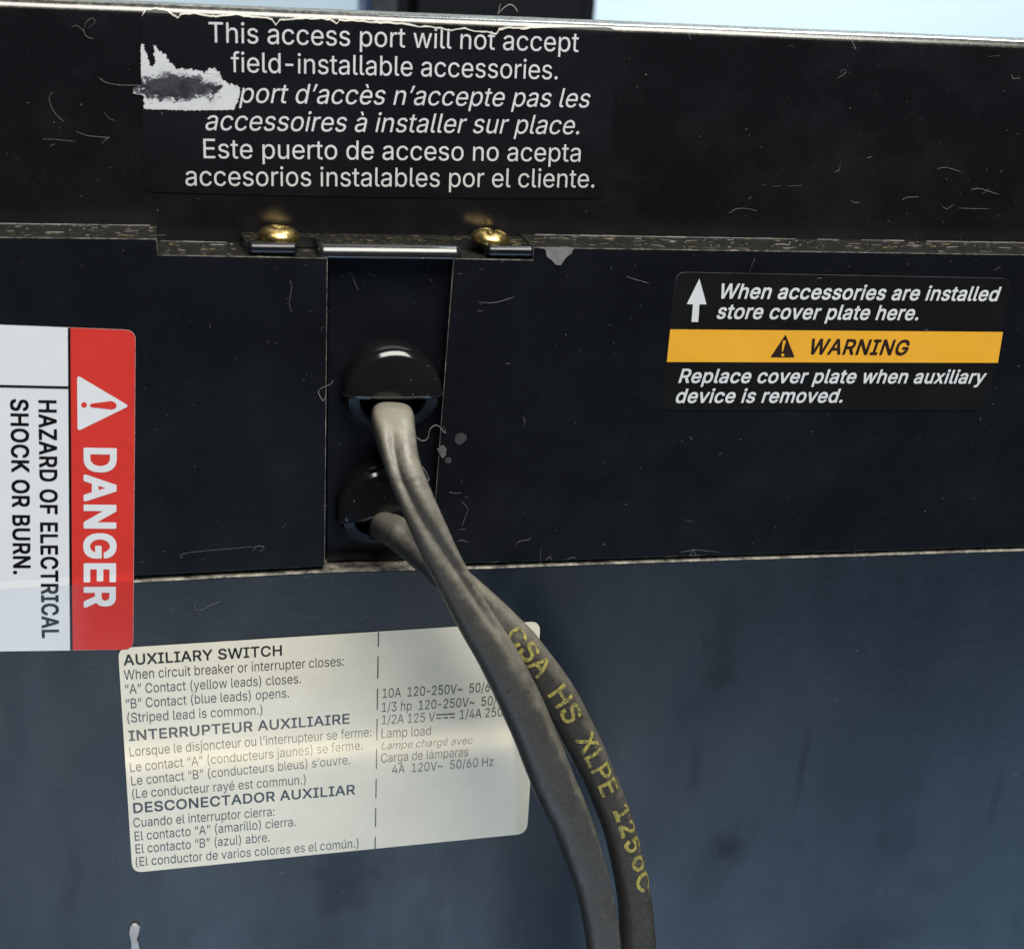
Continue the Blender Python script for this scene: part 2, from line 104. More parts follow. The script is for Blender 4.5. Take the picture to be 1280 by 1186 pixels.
  'é': [565,[[296,-11,338,-9,373,-2,398,7,403,11,413,13,438,28,472,59,488,78,500,99,510,124,508,127,498,130,443,145,428,147,420,129,406,109,383,88,363,77,348,72,323,67,293,65,258,68,228,77,207,89,187,104,170,124,158,144,142,179,137,204,135,234,138,237,143,237,518,237,520,239,520,299,514,344,509,369,499,399,490,419,475,444,463,460,445,479,433,490,408,507,368,526,323,536,278,538,243,535,223,531,183,515,163,505,143,491,108,455,81,414,66,379,53,324,47,264,53,199,67,144,77,119,102,79,115,64,148,33,193,8,243,-7],[138,308,135,314,135,319,142,354,153,379,173,411,193,430,218,447,243,457,268,461,288,462,313,461,338,455,373,435,388,421,400,409,409,394,420,369,429,339,432,314,431,309,428,308],[250,604,253,600,258,600,318,601,409,739,408,741,318,741,315,739,277,664]]],
  'ú': [574,[[252,-7,294,-4,314,1,349,17,372,33,394,56,414,91,417,83,417,3,419,0,494,0,499,1,501,3,499,530,419,531,413,528,414,208,410,168,406,153,386,118,369,101,349,86,329,80,324,76,309,72,279,70,254,72,239,76,214,87,199,98,178,123,168,143,163,158,158,208,158,528,154,531,124,531,79,531,73,528,73,198,77,148,87,103,93,88,112,58,134,34,149,22,189,2,214,-4],[251,603,254,600,319,601,410,738,409,739,404,741,319,741,315,738,283,673]]],
  '’': [248,[[71,445,138,445,188,625,196,660,203,680,210,710,207,712,117,712,114,710,111,700,98,605]]],
  '“': [420,[[71,445,168,445,173,465,209,695,210,710,207,712,152,712,146,710,88,500],[246,445,327,444,337,445,342,448,368,605,371,635,384,710,382,712,322,712,317,707,261,505,246,450]]],
  '”': [420,[[71,445,138,445,188,625,196,660,203,680,210,710,207,712,117,712,114,710,111,700,98,605],[246,445,309,445,380,695,384,710,382,712,292,712,287,710,251,490]]],
 },
 'bold': {
  ' ': [263,[]],
  '.': [263,[[127,-27,163,-24,188,-12,198,-4,207,8,216,33,217,73,215,88,208,105,199,118,188,127,173,136,158,140,138,142,113,141,98,137,83,130,68,118,61,108,53,93,49,78,48,53,50,33,55,18,63,3,73,-8,88,-18,108,-25]]],
  '1': [634,[[101,-21,551,-21,561,-19,567,-11,568,84,566,90,561,95,551,97,411,97,408,99,407,714,406,724,403,729,396,732,276,733,261,730,106,618,100,609,99,494,104,484,111,481,136,482,271,581,276,579,276,574,276,99,271,97,101,97,91,94,86,84,86,-6,89,-16]]],
  '2': [634,[[83,-21,548,-21,558,-20,563,-16,566,-6,566,84,564,94,558,99,273,100,267,104,393,235,476,329,499,359,522,394,534,419,547,454,553,494,553,544,548,579,537,614,518,649,498,674,468,699,433,719,388,735,338,742,273,741,228,732,184,714,148,690,118,659,93,619,80,584,73,549,71,499,73,493,78,488,88,486,178,486,193,489,198,496,201,524,205,544,213,564,224,579,243,598,261,609,283,618,303,621,323,621,348,616,368,609,388,596,403,582,415,564,423,544,427,519,423,494,414,469,400,444,378,414,313,340,72,84,68,69,68,-6,71,-16]]],
  '5': [634,[[302,-31,338,-30,368,-26,418,-12,448,2,468,15,486,29,508,52,525,74,540,99,549,119,559,149,567,204,566,274,562,299,553,329,541,359,528,381,512,404,488,429,470,444,448,458,418,472,393,480,368,485,338,488,278,485,253,480,218,468,216,469,215,474,230,609,233,612,513,612,527,614,532,619,534,629,534,719,530,729,523,732,128,733,118,730,114,724,73,364,74,344,76,339,82,334,88,333,168,323,188,324,198,328,228,348,258,359,298,367,328,364,363,351,394,329,417,299,425,284,433,259,438,229,436,209,428,179,416,154,398,131,378,114,353,100,328,93,308,91,283,95,258,103,238,115,222,129,206,149,197,169,191,194,183,203,78,204,68,201,64,194,63,174,65,149,76,109,85,89,96,69,126,34,158,9,208,-15,253,-27]]],
  'A': [672,[[17,-21,122,-21,132,-20,137,-16,204,174,207,178,212,178,462,178,466,174,535,-16,547,-21,652,-21,662,-19,667,-13,668,9,666,19,408,724,402,730,392,733,277,733,267,731,262,725,3,14,3,-11,7,-18],[252,299,250,304,289,414,332,550,337,548,377,424,420,304,417,299]]],
  'C': [714,[[367,-31,425,-28,455,-23,490,-14,535,5,579,34,616,69,648,114,670,164,677,189,683,219,681,239,676,244,670,246,560,245,553,239,541,204,528,179,510,155,493,139,470,122,445,110,410,99,380,95,355,97,325,103,300,112,275,125,250,143,235,158,220,175,201,204,182,249,170,304,166,369,173,429,181,459,192,489,218,534,250,569,285,593,315,606,355,615,390,616,427,609,470,591,505,563,531,529,543,504,552,474,558,469,570,467,665,467,675,468,681,474,683,494,680,514,670,549,658,579,631,624,615,644,590,669,549,699,495,724,440,738,390,743,320,740,285,734,253,724,220,710,195,696,164,674,142,654,119,629,101,604,83,574,67,539,53,499,45,469,38,424,36,389,35,349,38,294,43,254,52,214,64,179,80,144,94,119,115,88,141,59,163,39,195,15,230,-3,255,-13,295,-24,330,-29]]],
  'D': [703,[[78,-21,338,-20,393,-15,438,-5,488,14,513,28,543,48,577,79,593,98,614,129,630,159,644,194,656,239,661,269,666,319,667,364,664,419,658,464,650,499,637,539,626,564,606,599,588,623,563,649,543,666,513,687,488,700,448,715,408,725,373,730,318,733,78,733,68,730,64,724,63,-6,66,-16],[198,101,195,104,196,609,198,611,323,610,363,605,403,594,443,572,478,541,504,504,523,459,535,404,538,344,530,284,523,254,513,228,495,194,466,159,440,139,403,119,368,109,333,103]]],
  'E': [586,[[78,-21,528,-21,538,-20,543,-16,546,-6,546,84,544,94,538,100,198,101,195,104,195,294,198,299,503,299,508,300,516,304,518,309,519,319,519,409,513,418,508,420,198,421,195,424,196,609,198,611,533,612,541,619,542,649,542,719,538,729,533,732,83,733,73,732,67,729,64,724,63,-6,66,-16]]],
  'G': [728,[[369,-31,435,-27,470,-21,495,-14,525,-2,555,14,577,29,601,49,620,69,639,94,657,124,669,149,678,179,685,209,689,249,690,279,690,364,687,374,680,378,385,378,378,374,375,364,375,274,375,269,380,261,390,258,550,258,555,257,557,254,551,224,540,197,523,169,506,149,475,124,440,107,395,96,355,97,315,106,275,125,239,154,211,189,187,234,173,284,166,344,170,409,182,464,194,494,205,514,220,538,235,556,270,585,308,604,340,613,375,617,415,612,440,603,465,591,483,579,500,563,515,545,529,524,552,474,557,469,565,467,670,467,680,471,684,479,684,499,679,524,670,553,659,579,631,624,610,648,590,668,547,699,495,723,465,732,435,738,375,743,340,742,295,736,270,730,230,716,195,698,175,684,155,668,126,639,100,605,88,584,70,549,59,519,47,479,41,444,36,394,35,359,36,319,41,269,46,239,58,194,70,164,87,129,102,104,125,74,145,53,175,28,205,9,235,-6,270,-18,295,-24,325,-28]]],
  'H': [724,[[78,-21,183,-21,192,-16,194,-11,195,299,198,304,203,304,523,304,528,299,529,-11,533,-18,543,-21,643,-21,653,-20,658,-16,661,-1,661,714,660,724,657,729,643,733,543,733,533,730,529,724,528,429,523,425,513,425,198,425,195,429,194,724,188,731,178,733,78,733,67,729,64,724,63,714,63,-1,64,-11,66,-16]]],
  'I': [421,[[37,-21,382,-21,392,-18,397,-11,398,84,396,94,392,98,382,101,282,101,277,104,277,609,282,611,382,611,393,614,398,624,398,714,397,724,392,730,377,733,42,733,32,732,26,729,23,724,22,629,23,619,27,614,37,611,142,611,144,609,144,104,142,102,137,101,37,101,27,98,24,94,22,84,22,-6,25,-16]]],
  'L': [550,[[78,-21,508,-21,518,-20,523,-17,526,-11,527,89,523,97,518,100,198,101,195,104,195,714,193,726,188,731,183,733,78,733,67,729,63,719,63,-6,66,-16]]],
  'N': [733,[[78,-21,183,-21,193,-16,195,-11,196,419,194,489,196,499,198,500,268,384,523,-16,528,-19,538,-21,623,-21,658,-21,667,-16,670,-1,670,714,669,724,666,729,653,733,553,733,543,731,538,724,537,224,537,219,533,217,209,729,198,733,168,733,78,733,67,729,64,724,63,714,63,-1,64,-11,66,-16]]],
  'O': [747,[[367,-31,405,-30,450,-24,480,-17,510,-6,540,9,570,28,591,44,620,73,644,104,659,129,677,164,688,194,699,234,705,264,708,294,711,349,710,394,705,444,691,509,678,544,658,584,639,614,620,639,600,659,570,684,548,699,515,716,485,727,450,736,415,741,380,743,345,742,310,738,275,731,245,721,215,707,178,684,155,666,130,642,112,619,90,587,70,547,59,519,48,479,42,449,37,414,35,364,38,289,45,244,52,214,64,179,80,144,100,109,122,79,145,55,176,29,210,7,235,-5,270,-18,295,-24,330,-29],[340,99,300,112,260,135,229,164,201,204,184,244,173,284,167,339,168,389,177,444,190,484,211,524,239,559,270,584,305,603,345,614,385,616,425,609,450,599,470,589,485,579,508,559,536,524,559,479,574,429,581,369,579,319,570,266,554,219,526,174,498,144,460,118,420,102,380,95]]],
  'P': [622,[[78,-21,178,-21,188,-19,193,-14,195,-1,195,234,198,239,358,240,398,244,438,253,468,265,509,289,540,319,563,353,582,399,591,449,593,509,585,564,569,609,548,644,518,675,478,702,448,716,418,724,358,732,78,733,68,730,64,724,63,-6,66,-16],[198,360,195,364,195,369,195,604,195,609,198,612,323,612,353,610,373,606,393,599,410,589,428,574,443,554,452,534,459,509,461,484,458,459,450,434,438,411,423,394,408,382,393,374,353,362,323,360]]],
  'R': [629,[[78,-21,178,-21,188,-19,193,-14,195,-1,195,249,196,254,198,256,328,256,331,254,473,-12,478,-18,488,-21,603,-21,613,-19,616,-16,619,-6,618,15,475,279,478,283,508,301,528,316,543,331,560,354,573,379,583,407,590,439,594,474,594,514,590,549,581,584,568,617,552,644,533,665,512,684,488,699,463,712,433,722,398,729,358,732,78,733,68,730,64,724,63,-6,66,-16],[198,378,195,384,195,604,195,609,198,612,328,612,363,608,388,601,408,592,423,582,438,567,449,549,457,529,461,504,461,484,457,459,449,439,438,421,423,406,393,390,353,380,323,378]]],
  'S': [625,[[304,-33,363,-31,418,-22,468,-4,508,19,543,51,568,87,585,127,592,172,591,227,587,252,581,272,562,307,546,327,528,344,488,371,443,392,398,407,293,436,248,452,228,463,209,477,198,487,188,503,183,522,185,542,197,567,213,585,233,599,258,611,283,618,313,621,338,619,363,614,388,604,413,589,426,577,438,560,446,542,452,517,458,510,468,508,563,508,573,509,578,513,582,522,581,552,571,597,553,634,538,655,523,672,484,702,443,722,398,736,343,742,273,741,218,731,188,721,163,709,138,694,117,677,97,657,79,632,61,592,55,567,53,542,53,502,55,477,65,442,83,410,113,379,148,354,181,337,213,324,378,275,413,260,433,246,453,224,462,202,461,182,450,157,438,140,425,127,408,115,388,105,348,93,318,90,298,91,273,94,248,101,228,110,208,123,193,138,179,157,171,177,166,202,164,207,158,211,48,212,38,209,33,197,37,147,51,102,73,64,88,46,108,28,148,1,193,-17,248,-29]]],
  'T': [628,[[265,-21,368,-21,377,-16,379,-11,381,609,383,611,588,611,598,613,603,618,605,624,605,649,605,719,603,726,598,731,583,733,43,733,33,732,27,729,24,724,23,629,24,619,28,614,38,611,243,611,249,609,249,-6,253,-17]]],
  'U': [724,[[355,-32,408,-30,453,-23,491,-12,528,5,564,28,593,54,623,93,641,128,656,178,661,238,661,713,660,723,653,732,543,733,533,729,530,723,529,253,524,213,515,188,503,166,488,146,468,127,445,113,418,102,393,96,363,93,333,96,308,102,283,111,258,126,239,143,223,163,209,188,200,213,195,253,195,713,193,726,188,731,178,733,78,733,68,730,64,723,63,233,69,178,82,133,99,98,119,68,153,34,183,12,218,-6,263,-21,308,-29]]],
  'W': [961,[[212,-21,327,-21,337,-19,342,-15,477,486,482,489,620,-16,632,-21,722,-21,752,-20,760,-16,956,694,957,719,954,729,942,733,842,733,832,732,825,724,692,206,687,204,552,725,547,730,537,733,422,733,412,729,409,724,391,659,272,202,267,212,135,724,132,729,122,733,17,733,6,729,3,719,4,694,196,-11,202,-19]]],
  'X': [664,[[19,-21,134,-21,147,-16,303,209,329,251,334,252,387,169,515,-16,524,-21,569,-21,644,-21,649,-20,655,-16,658,4,655,19,416,369,643,694,645,699,645,719,644,724,639,731,629,733,519,733,505,729,367,529,334,476,273,569,164,729,154,733,144,733,34,733,24,729,21,714,23,694,250,364,8,19,5,9,6,-11,9,-18]]],
  'Y': [661,[[280,-21,382,-21,393,-16,396,-1,396,279,655,694,657,704,657,719,652,730,642,733,532,733,522,732,516,729,377,504,332,424,145,729,132,733,17,733,7,730,4,724,3,704,5,694,264,279,264,-6,267,-16,272,-20]]],
  'a': [545,[[216,-33,257,-32,297,-25,332,-11,362,9,366,2,367,-13,371,-18,377,-20,477,-21,487,-18,491,-13,492,357,490,392,484,427,476,452,465,472,452,492,438,507,419,522,402,531,378,542,352,550,302,558,252,559,197,552,157,540,117,520,82,492,57,461,37,422,37,397,42,389,127,363,152,364,158,367,177,397,202,420,232,435,262,441,292,440,322,431,335,422,346,412,360,387,365,362,360,352,352,346,317,338,192,321,162,315,127,304,90,287,62,267,42,243,32,222,26,202,23,177,24,117,33,77,42,57,52,40,82,9,117,-12,162,-27],[222,86,202,91,182,100,171,107,157,124,152,137,151,152,156,167,167,182,187,196,222,208,332,225,362,231,365,227,365,192,362,177,351,147,336,127,313,107,287,94,252,86]]],
  'c': [554,[[282,-32,327,-31,367,-24,404,-12,437,6,471,33,497,63,514,93,528,133,528,153,522,162,442,183,417,184,407,178,391,143,377,124,366,113,347,101,327,92,307,88,287,86,257,91,227,105,201,128,181,158,165,198,158,233,156,268,161,308,172,348,186,378,206,403,230,423,257,436,287,441,312,438,337,431,360,418,377,402,389,388,405,353,412,347,437,347,517,367,524,373,526,383,525,403,514,433,494,468,467,498,432,524,397,541,357,553,317,558,262,558,207,549,162,532,137,516,117,500,84,463,67,438,52,408,35,353,28,293,29,218,39,158,48,128,59,103,87,59,122,22,147,4,167,-7,192,-17,222,-26,247,-30]]],
  'd': [594,[[266,-32,317,-30,352,-21,382,-6,412,18,417,13,418,-12,421,-17,427,-20,527,-21,537,-18,541,-12,542,713,541,723,539,728,532,732,432,733,422,732,417,728,414,718,414,513,412,510,397,524,367,542,352,549,327,555,292,559,252,558,227,556,197,550,172,541,152,531,127,514,104,493,73,453,57,424,45,393,35,358,29,318,28,233,31,193,38,158,48,123,62,92,77,68,95,43,115,23,142,2,168,-12,197,-23,232,-30],[272,88,247,94,223,108,202,127,186,148,173,173,163,208,157,243,156,273,160,308,167,338,179,368,194,393,213,413,236,428,262,438,287,441,317,436,342,425,362,410,381,388,395,363,406,333,413,298,415,258,412,223,404,188,392,158,372,129,352,110,327,95,297,87]]],
  'e': [565,[[290,-32,342,-30,387,-22,425,-7,462,16,477,28,496,48,519,83,531,113,531,133,529,143,522,148,442,168,417,168,409,163,397,139,386,123,372,111,357,101,337,93,317,88,297,86,272,89,252,94,231,103,212,115,197,129,183,148,170,173,159,213,162,216,527,216,537,220,541,228,541,278,536,348,524,398,502,446,488,468,472,487,436,518,411,533,388,543,337,556,282,559,247,557,222,553,175,538,132,513,95,478,64,433,43,383,31,328,28,288,27,253,32,193,45,138,67,88,97,47,135,13,159,-2,179,-12,207,-21,232,-27],[162,331,161,333,166,348,177,372,192,393,206,408,222,421,242,431,262,438,287,441,307,439,327,433,342,426,362,412,376,398,389,378,401,353,406,333,402,330]]],
  'h': [574,[[68,-21,164,-21,173,-19,178,-14,180,-1,180,314,184,349,198,384,209,399,223,413,239,424,258,433,293,440,308,438,328,433,346,424,358,414,378,389,389,359,393,324,394,-11,398,-18,408,-21,483,-21,513,-20,520,-11,521,359,517,394,512,419,496,464,473,499,446,524,410,544,368,555,313,559,263,554,238,547,220,539,183,515,180,519,180,524,180,719,176,729,168,733,68,733,57,729,53,719,53,-6,56,-16]]],
  'i': [233,[[69,-21,167,-21,177,-16,179,-11,180,534,177,546,167,552,67,552,57,548,53,539,53,-6,57,-17],[114,599,142,601,157,605,167,611,187,631,194,644,197,659,197,694,194,709,187,722,177,734,164,744,152,750,137,753,97,753,72,745,57,734,49,724,41,709,38,694,39,654,43,639,53,624,63,614,77,606,92,601]]],
  'l': [265,[[188,-24,228,-23,263,-17,268,-15,272,-9,274,11,257,91,248,96,228,97,208,94,197,96,188,102,181,121,180,721,178,726,173,731,168,733,63,732,55,726,53,716,53,116,56,76,62,51,71,31,83,13,96,1,113,-9,138,-18,158,-22]]],
  'm': [854,[[68,-21,164,-21,173,-19,178,-14,180,-1,180,329,183,358,195,389,215,414,229,424,247,434,278,442,308,435,333,420,352,399,361,374,363,354,363,-6,368,-18,378,-21,473,-21,483,-19,488,-14,490,-1,490,339,493,364,504,394,526,419,553,435,583,442,598,440,618,435,646,419,662,399,671,374,673,349,674,-11,678,-18,688,-21,793,-20,798,-16,801,-6,801,379,797,414,790,444,778,472,763,496,738,522,708,542,673,555,633,561,578,560,553,556,528,548,507,539,484,524,466,509,448,490,443,494,418,524,399,539,373,552,343,560,293,562,253,555,213,539,178,514,177,544,168,551,68,552,58,549,54,544,53,534,53,-6,56,-16]]],
  'n': [574,[[68,-21,164,-21,173,-19,178,-14,180,-1,180,314,184,349,198,384,209,399,223,413,239,424,258,433,293,440,308,438,328,433,346,424,358,414,378,389,389,359,393,324,394,-11,398,-18,408,-21,508,-21,518,-16,521,-1,521,334,517,394,508,435,494,469,468,504,443,526,418,540,393,550,368,555,338,559,293,558,248,550,210,534,178,511,176,544,168,551,68,552,58,549,54,544,53,534,53,-6,56,-16]]],
  'o': [581,[[282,-32,337,-29,387,-18,407,-10,432,3,472,34,505,73,529,118,546,173,553,233,552,308,542,368,534,393,522,422,497,464,481,483,461,503,437,521,417,532,372,550,317,558,262,558,207,549,162,532,137,516,117,500,84,463,67,438,52,408,35,353,28,293,29,218,39,158,48,128,59,103,87,59,122,22,147,4,167,-7,192,-17,222,-26,247,-30],[272,88,247,95,223,108,202,127,186,148,172,178,162,208,157,243,156,273,160,303,168,338,181,368,197,393,217,413,237,427,262,437,292,441,322,436,347,425,372,406,392,383,406,358,417,325,424,288,426,253,420,213,410,178,395,148,377,125,352,104,329,93,297,87]]],
  'p': [594,[[68,-221,164,-221,173,-219,178,-214,180,-201,180,9,183,18,198,4,218,-9,241,-21,263,-27,293,-31,328,-32,363,-30,393,-24,413,-18,443,-4,478,22,512,59,538,104,556,159,563,194,566,229,565,314,555,374,538,424,511,469,493,491,473,509,453,524,428,538,398,549,363,557,323,559,278,557,253,552,233,545,205,529,178,508,178,539,173,549,168,551,68,552,58,549,54,544,53,529,53,-206,56,-216],[288,89,263,97,243,109,222,129,205,154,192,184,184,214,180,249,180,284,184,319,191,344,204,374,222,399,238,415,260,429,288,438,313,441,343,434,368,422,390,404,408,380,423,349,432,319,437,284,437,244,432,209,421,174,408,148,390,124,363,103,338,91,308,86]]],
  'r': [363,[[68,-21,164,-21,173,-19,178,-14,180,-1,180,329,185,359,194,379,208,399,227,414,248,426,263,431,283,434,338,430,353,431,358,434,362,444,362,544,358,554,353,557,293,560,253,556,213,542,193,530,178,518,176,544,168,551,68,552,58,549,54,544,53,534,53,-6,56,-16]]],
  's': [511,[[246,-32,294,-31,339,-24,379,-10,412,8,439,30,461,58,478,93,484,128,484,173,477,208,469,226,459,243,435,268,404,288,369,303,244,334,214,345,189,361,176,378,174,388,176,398,184,411,194,421,209,431,224,438,259,445,289,441,304,436,318,428,337,408,347,393,356,373,364,368,389,368,470,388,474,398,474,413,468,438,449,475,426,503,399,525,369,541,334,552,299,558,244,559,199,554,159,544,124,527,92,503,67,473,51,438,45,403,45,358,52,323,67,293,94,264,126,243,161,228,312,188,337,173,349,158,353,143,350,133,344,123,329,109,319,101,299,92,259,85,224,89,204,96,189,104,178,113,165,128,157,143,150,163,144,168,119,169,39,153,33,148,30,138,30,118,42,78,63,43,89,16,119,-4,154,-19,194,-28]]],
  't': [318,[[228,-27,283,-24,313,-17,318,-7,318,13,303,83,298,93,283,96,243,91,226,93,208,103,200,118,197,143,197,433,198,436,203,437,293,437,303,442,306,453,305,543,302,548,293,552,197,553,197,663,196,673,191,678,178,681,83,681,73,676,70,668,69,553,3,552,-8,548,-12,538,-12,448,-7,440,-2,438,63,437,68,436,70,433,71,108,76,73,88,43,98,27,111,13,123,3,143,-10,178,-22]]],
  'u': [574,[[247,-28,293,-26,328,-18,363,-3,393,19,396,12,397,-13,401,-18,408,-21,508,-21,516,-18,520,-13,521,532,520,542,513,551,408,552,398,549,394,542,393,217,388,177,383,162,372,142,363,130,348,116,335,107,318,99,283,91,263,93,243,99,218,115,198,137,190,152,184,172,180,207,180,532,178,545,173,550,163,552,68,552,58,549,54,542,53,172,58,127,67,92,83,57,97,37,115,17,135,2,158,-10,183,-19,213,-26]]],
  'v': [545,[[223,-21,323,-21,333,-18,338,-11,539,514,540,539,538,546,533,551,423,552,413,550,408,546,318,299,273,168,138,544,133,549,123,552,23,552,13,551,8,549,5,544,4,524,5,514,205,-6,210,-16]]],
  'w': [794,[[188,-21,283,-21,291,-20,296,-16,368,229,396,334,496,-13,501,-19,511,-21,606,-21,619,-16,781,514,782,539,777,549,766,552,666,552,656,549,652,544,556,195,466,534,463,544,459,549,446,552,346,552,337,549,333,544,241,207,236,200,211,299,141,546,136,550,126,552,26,552,16,549,12,539,12,519,32,449,172,-11,176,-17]]],
  'x': [530,[[23,-21,133,-21,147,-16,233,114,263,164,268,162,303,104,383,-16,393,-21,403,-21,508,-21,518,-16,521,-1,520,14,518,18,344,269,510,514,512,539,508,549,498,552,423,552,388,552,378,549,301,434,268,379,263,383,156,549,143,552,38,552,28,551,23,548,20,534,22,514,186,274,182,264,12,19,9,9,10,-11,13,-18]]],
  'y': [545,[[119,-224,153,-223,178,-220,198,-214,221,-204,238,-193,259,-174,273,-157,290,-129,308,-89,539,516,540,541,538,546,533,551,423,552,413,550,408,546,273,169,137,546,128,551,83,552,18,552,12,551,6,546,4,536,5,516,202,1,202,-4,182,-59,173,-75,158,-92,148,-99,133,-105,98,-100,78,-99,68,-104,65,-109,46,-184,45,-199,48,-209,53,-214,78,-220]]],
 },
 'strong': {
  ' ': [263,[]],
  '.': [263,[[125,-35,165,-32,190,-22,210,-4,218,10,223,25,226,45,225,75,218,105,210,119,200,130,185,140,165,147,145,150,115,149,85,142,70,133,60,123,50,109,43,90,40,70,41,35,46,15,54,0,67,-15,85,-27,105,-33]]],
  'A': [672,[[15,-29,129,-29,139,-26,144,-22,211,166,214,170,219,170,454,170,459,167,524,-15,529,-24,544,-29,654,-29,669,-26,675,-19,676,-4,675,21,416,726,409,737,394,741,274,741,264,739,255,731,-4,21,-5,-4,-3,-19,4,-27],[264,308,262,311,295,406,334,527,374,406,408,311,404,307,399,307]]],
  'B': [639,[[76,-29,370,-29,440,-22,486,-9,530,13,564,41,586,71,604,111,612,151,614,211,608,256,597,291,577,326,555,351,524,376,542,391,555,407,567,426,578,451,583,476,586,501,584,566,573,611,553,651,525,683,490,709,465,721,435,731,405,737,365,740,75,741,65,739,57,731,55,716,55,-9,57,-19,61,-24,65,-27],[205,109,203,111,203,116,203,291,205,294,345,294,380,289,405,279,430,262,445,246,461,221,468,191,461,166,443,141,430,131,415,122,385,113,355,110],[205,429,203,431,203,436,203,596,205,603,330,603,365,600,385,594,405,583,420,568,430,554,438,536,441,521,435,497,427,481,416,466,390,446,365,435,340,430]]],
  'C': [714,[[366,-39,432,-36,492,-23,542,-1,584,26,622,62,641,86,657,112,671,141,680,166,691,216,690,241,683,251,677,253,567,254,552,252,546,246,534,211,521,186,507,166,487,146,462,128,437,116,407,107,377,103,352,105,327,111,302,121,277,135,257,150,237,170,208,211,196,236,186,266,176,321,174,356,175,381,184,436,191,461,202,489,227,530,255,561,292,587,322,599,357,607,387,608,422,601,447,592,467,581,487,566,502,552,527,516,544,471,552,461,567,459,672,459,682,462,689,471,691,496,688,516,680,546,669,576,657,601,642,626,622,651,602,671,582,688,557,705,507,729,452,744,397,751,347,750,317,748,287,743,247,732,211,716,187,703,157,681,137,663,113,636,94,611,77,581,60,546,47,511,38,476,30,426,28,391,27,346,30,291,34,256,44,211,54,181,71,141,84,116,108,81,135,51,157,31,187,9,222,-9,252,-21,292,-32,332,-37]]],
  'D': [703,[[76,-29,340,-28,400,-22,445,-12,495,7,520,21,549,41,585,74,605,99,623,126,643,166,654,196,664,236,672,286,674,326,674,391,672,426,665,476,657,506,644,546,630,576,612,606,595,629,570,656,550,673,516,696,480,713,445,725,405,734,355,740,75,741,65,739,57,731,55,716,55,-9,57,-19,61,-24,65,-27],[205,109,203,111,203,116,203,601,205,603,320,602,365,596,398,586,435,566,470,536,486,516,498,496,515,454,527,401,530,346,523,291,507,236,488,201,460,167,426,141,395,126,365,117,330,111]]],
  'E': [586,[[76,-29,530,-29,545,-26,552,-19,554,-4,554,91,551,101,545,106,530,109,205,109,203,111,203,286,205,291,510,291,520,295,525,301,527,321,527,411,524,421,515,428,205,429,203,431,203,601,205,603,525,603,540,605,545,609,549,616,550,661,549,726,545,735,540,739,525,741,80,741,65,739,57,731,55,716,55,-9,57,-19,61,-24,65,-27]]],
  'F': [574,[[76,-29,185,-29,195,-26,201,-19,203,-4,203,276,205,281,495,281,508,286,513,296,514,401,511,411,505,416,490,419,205,419,203,421,203,601,205,603,520,603,535,605,540,608,545,616,546,661,545,726,540,736,535,739,520,741,80,741,65,739,57,731,55,716,55,-9,57,-19,61,-24,65,-27]]],
  'G': [728,[[367,-39,432,-36,492,-24,517,-15,547,-1,568,11,597,33,622,57,637,75,657,105,668,126,681,156,688,181,695,221,697,251,698,366,696,376,687,385,672,387,382,386,372,381,369,376,367,367,367,271,369,261,372,256,377,252,387,250,542,250,547,247,542,226,534,206,522,184,507,164,476,136,442,117,402,106,377,103,362,104,317,115,282,132,245,161,217,196,202,223,191,251,178,306,174,366,180,421,196,476,220,521,235,541,252,559,287,584,317,598,357,608,387,608,417,602,442,593,462,582,477,571,497,552,522,518,533,496,543,471,552,461,567,459,672,459,683,461,691,471,692,506,683,541,672,571,660,596,645,621,625,646,606,666,562,701,512,726,482,737,452,744,392,751,342,750,312,748,282,742,247,732,222,722,187,704,156,681,134,661,107,631,93,611,73,576,59,546,45,506,38,476,30,426,28,391,27,346,30,291,34,256,44,211,57,171,70,141,90,106,107,81,132,53,156,31,187,9,222,-10,257,-23,292,-32,327,-37]]],
  'H': [724,[[76,-29,185,-29,195,-26,201,-19,203,-4,203,291,205,296,210,296,515,296,520,291,520,-4,522,-19,530,-27,545,-29,650,-29,660,-26,665,-22,668,-14,669,-4,669,716,667,731,663,736,650,741,540,741,530,739,522,731,520,716,520,436,515,433,205,433,203,436,203,716,201,731,195,738,180,741,75,741,65,739,60,735,56,726,55,716,55,-4,56,-14,60,-23,65,-27]]],
  'I': [421,[[35,-29,384,-29,394,-28,404,-19,406,-4,406,86,403,101,397,106,389,109,289,109,286,111,285,116,286,601,289,603,389,603,398,606,403,611,406,626,406,721,404,731,394,740,34,741,24,739,16,731,14,716,14,626,15,616,19,609,24,605,34,603,134,603,136,601,136,111,129,109,34,109,24,107,17,101,14,86,15,-14,20,-24,24,-27]]],
  'K': [653,[[76,-29,185,-29,195,-26,200,-20,203,-4,203,211,205,216,270,285,275,287,497,-24,510,-29,605,-29,640,-29,651,-24,655,-16,656,-4,656,16,651,26,385,401,651,686,655,696,656,716,654,731,650,737,635,741,505,741,495,740,485,737,205,432,203,436,203,716,201,731,195,738,180,741,75,741,65,739,60,735,56,726,55,716,55,-4,56,-14,60,-23,65,-27]]],
  'L': [550,[[76,-29,515,-29,525,-27,529,-24,534,-14,535,91,532,101,525,107,510,109,205,109,203,111,203,721,201,731,197,736,185,741,70,740,60,735,56,726,55,-9,57,-19,61,-24,65,-27]]],
  'N': [733,[[76,-29,185,-29,198,-24,203,-14,203,461,205,469,260,379,518,-24,525,-28,535,-29,655,-29,665,-28,675,-20,678,-4,678,716,676,731,670,738,655,741,550,741,540,739,535,736,530,728,529,256,525,247,215,736,200,741,80,741,70,740,60,735,56,726,55,716,55,-4,56,-14,60,-23,65,-27]]],
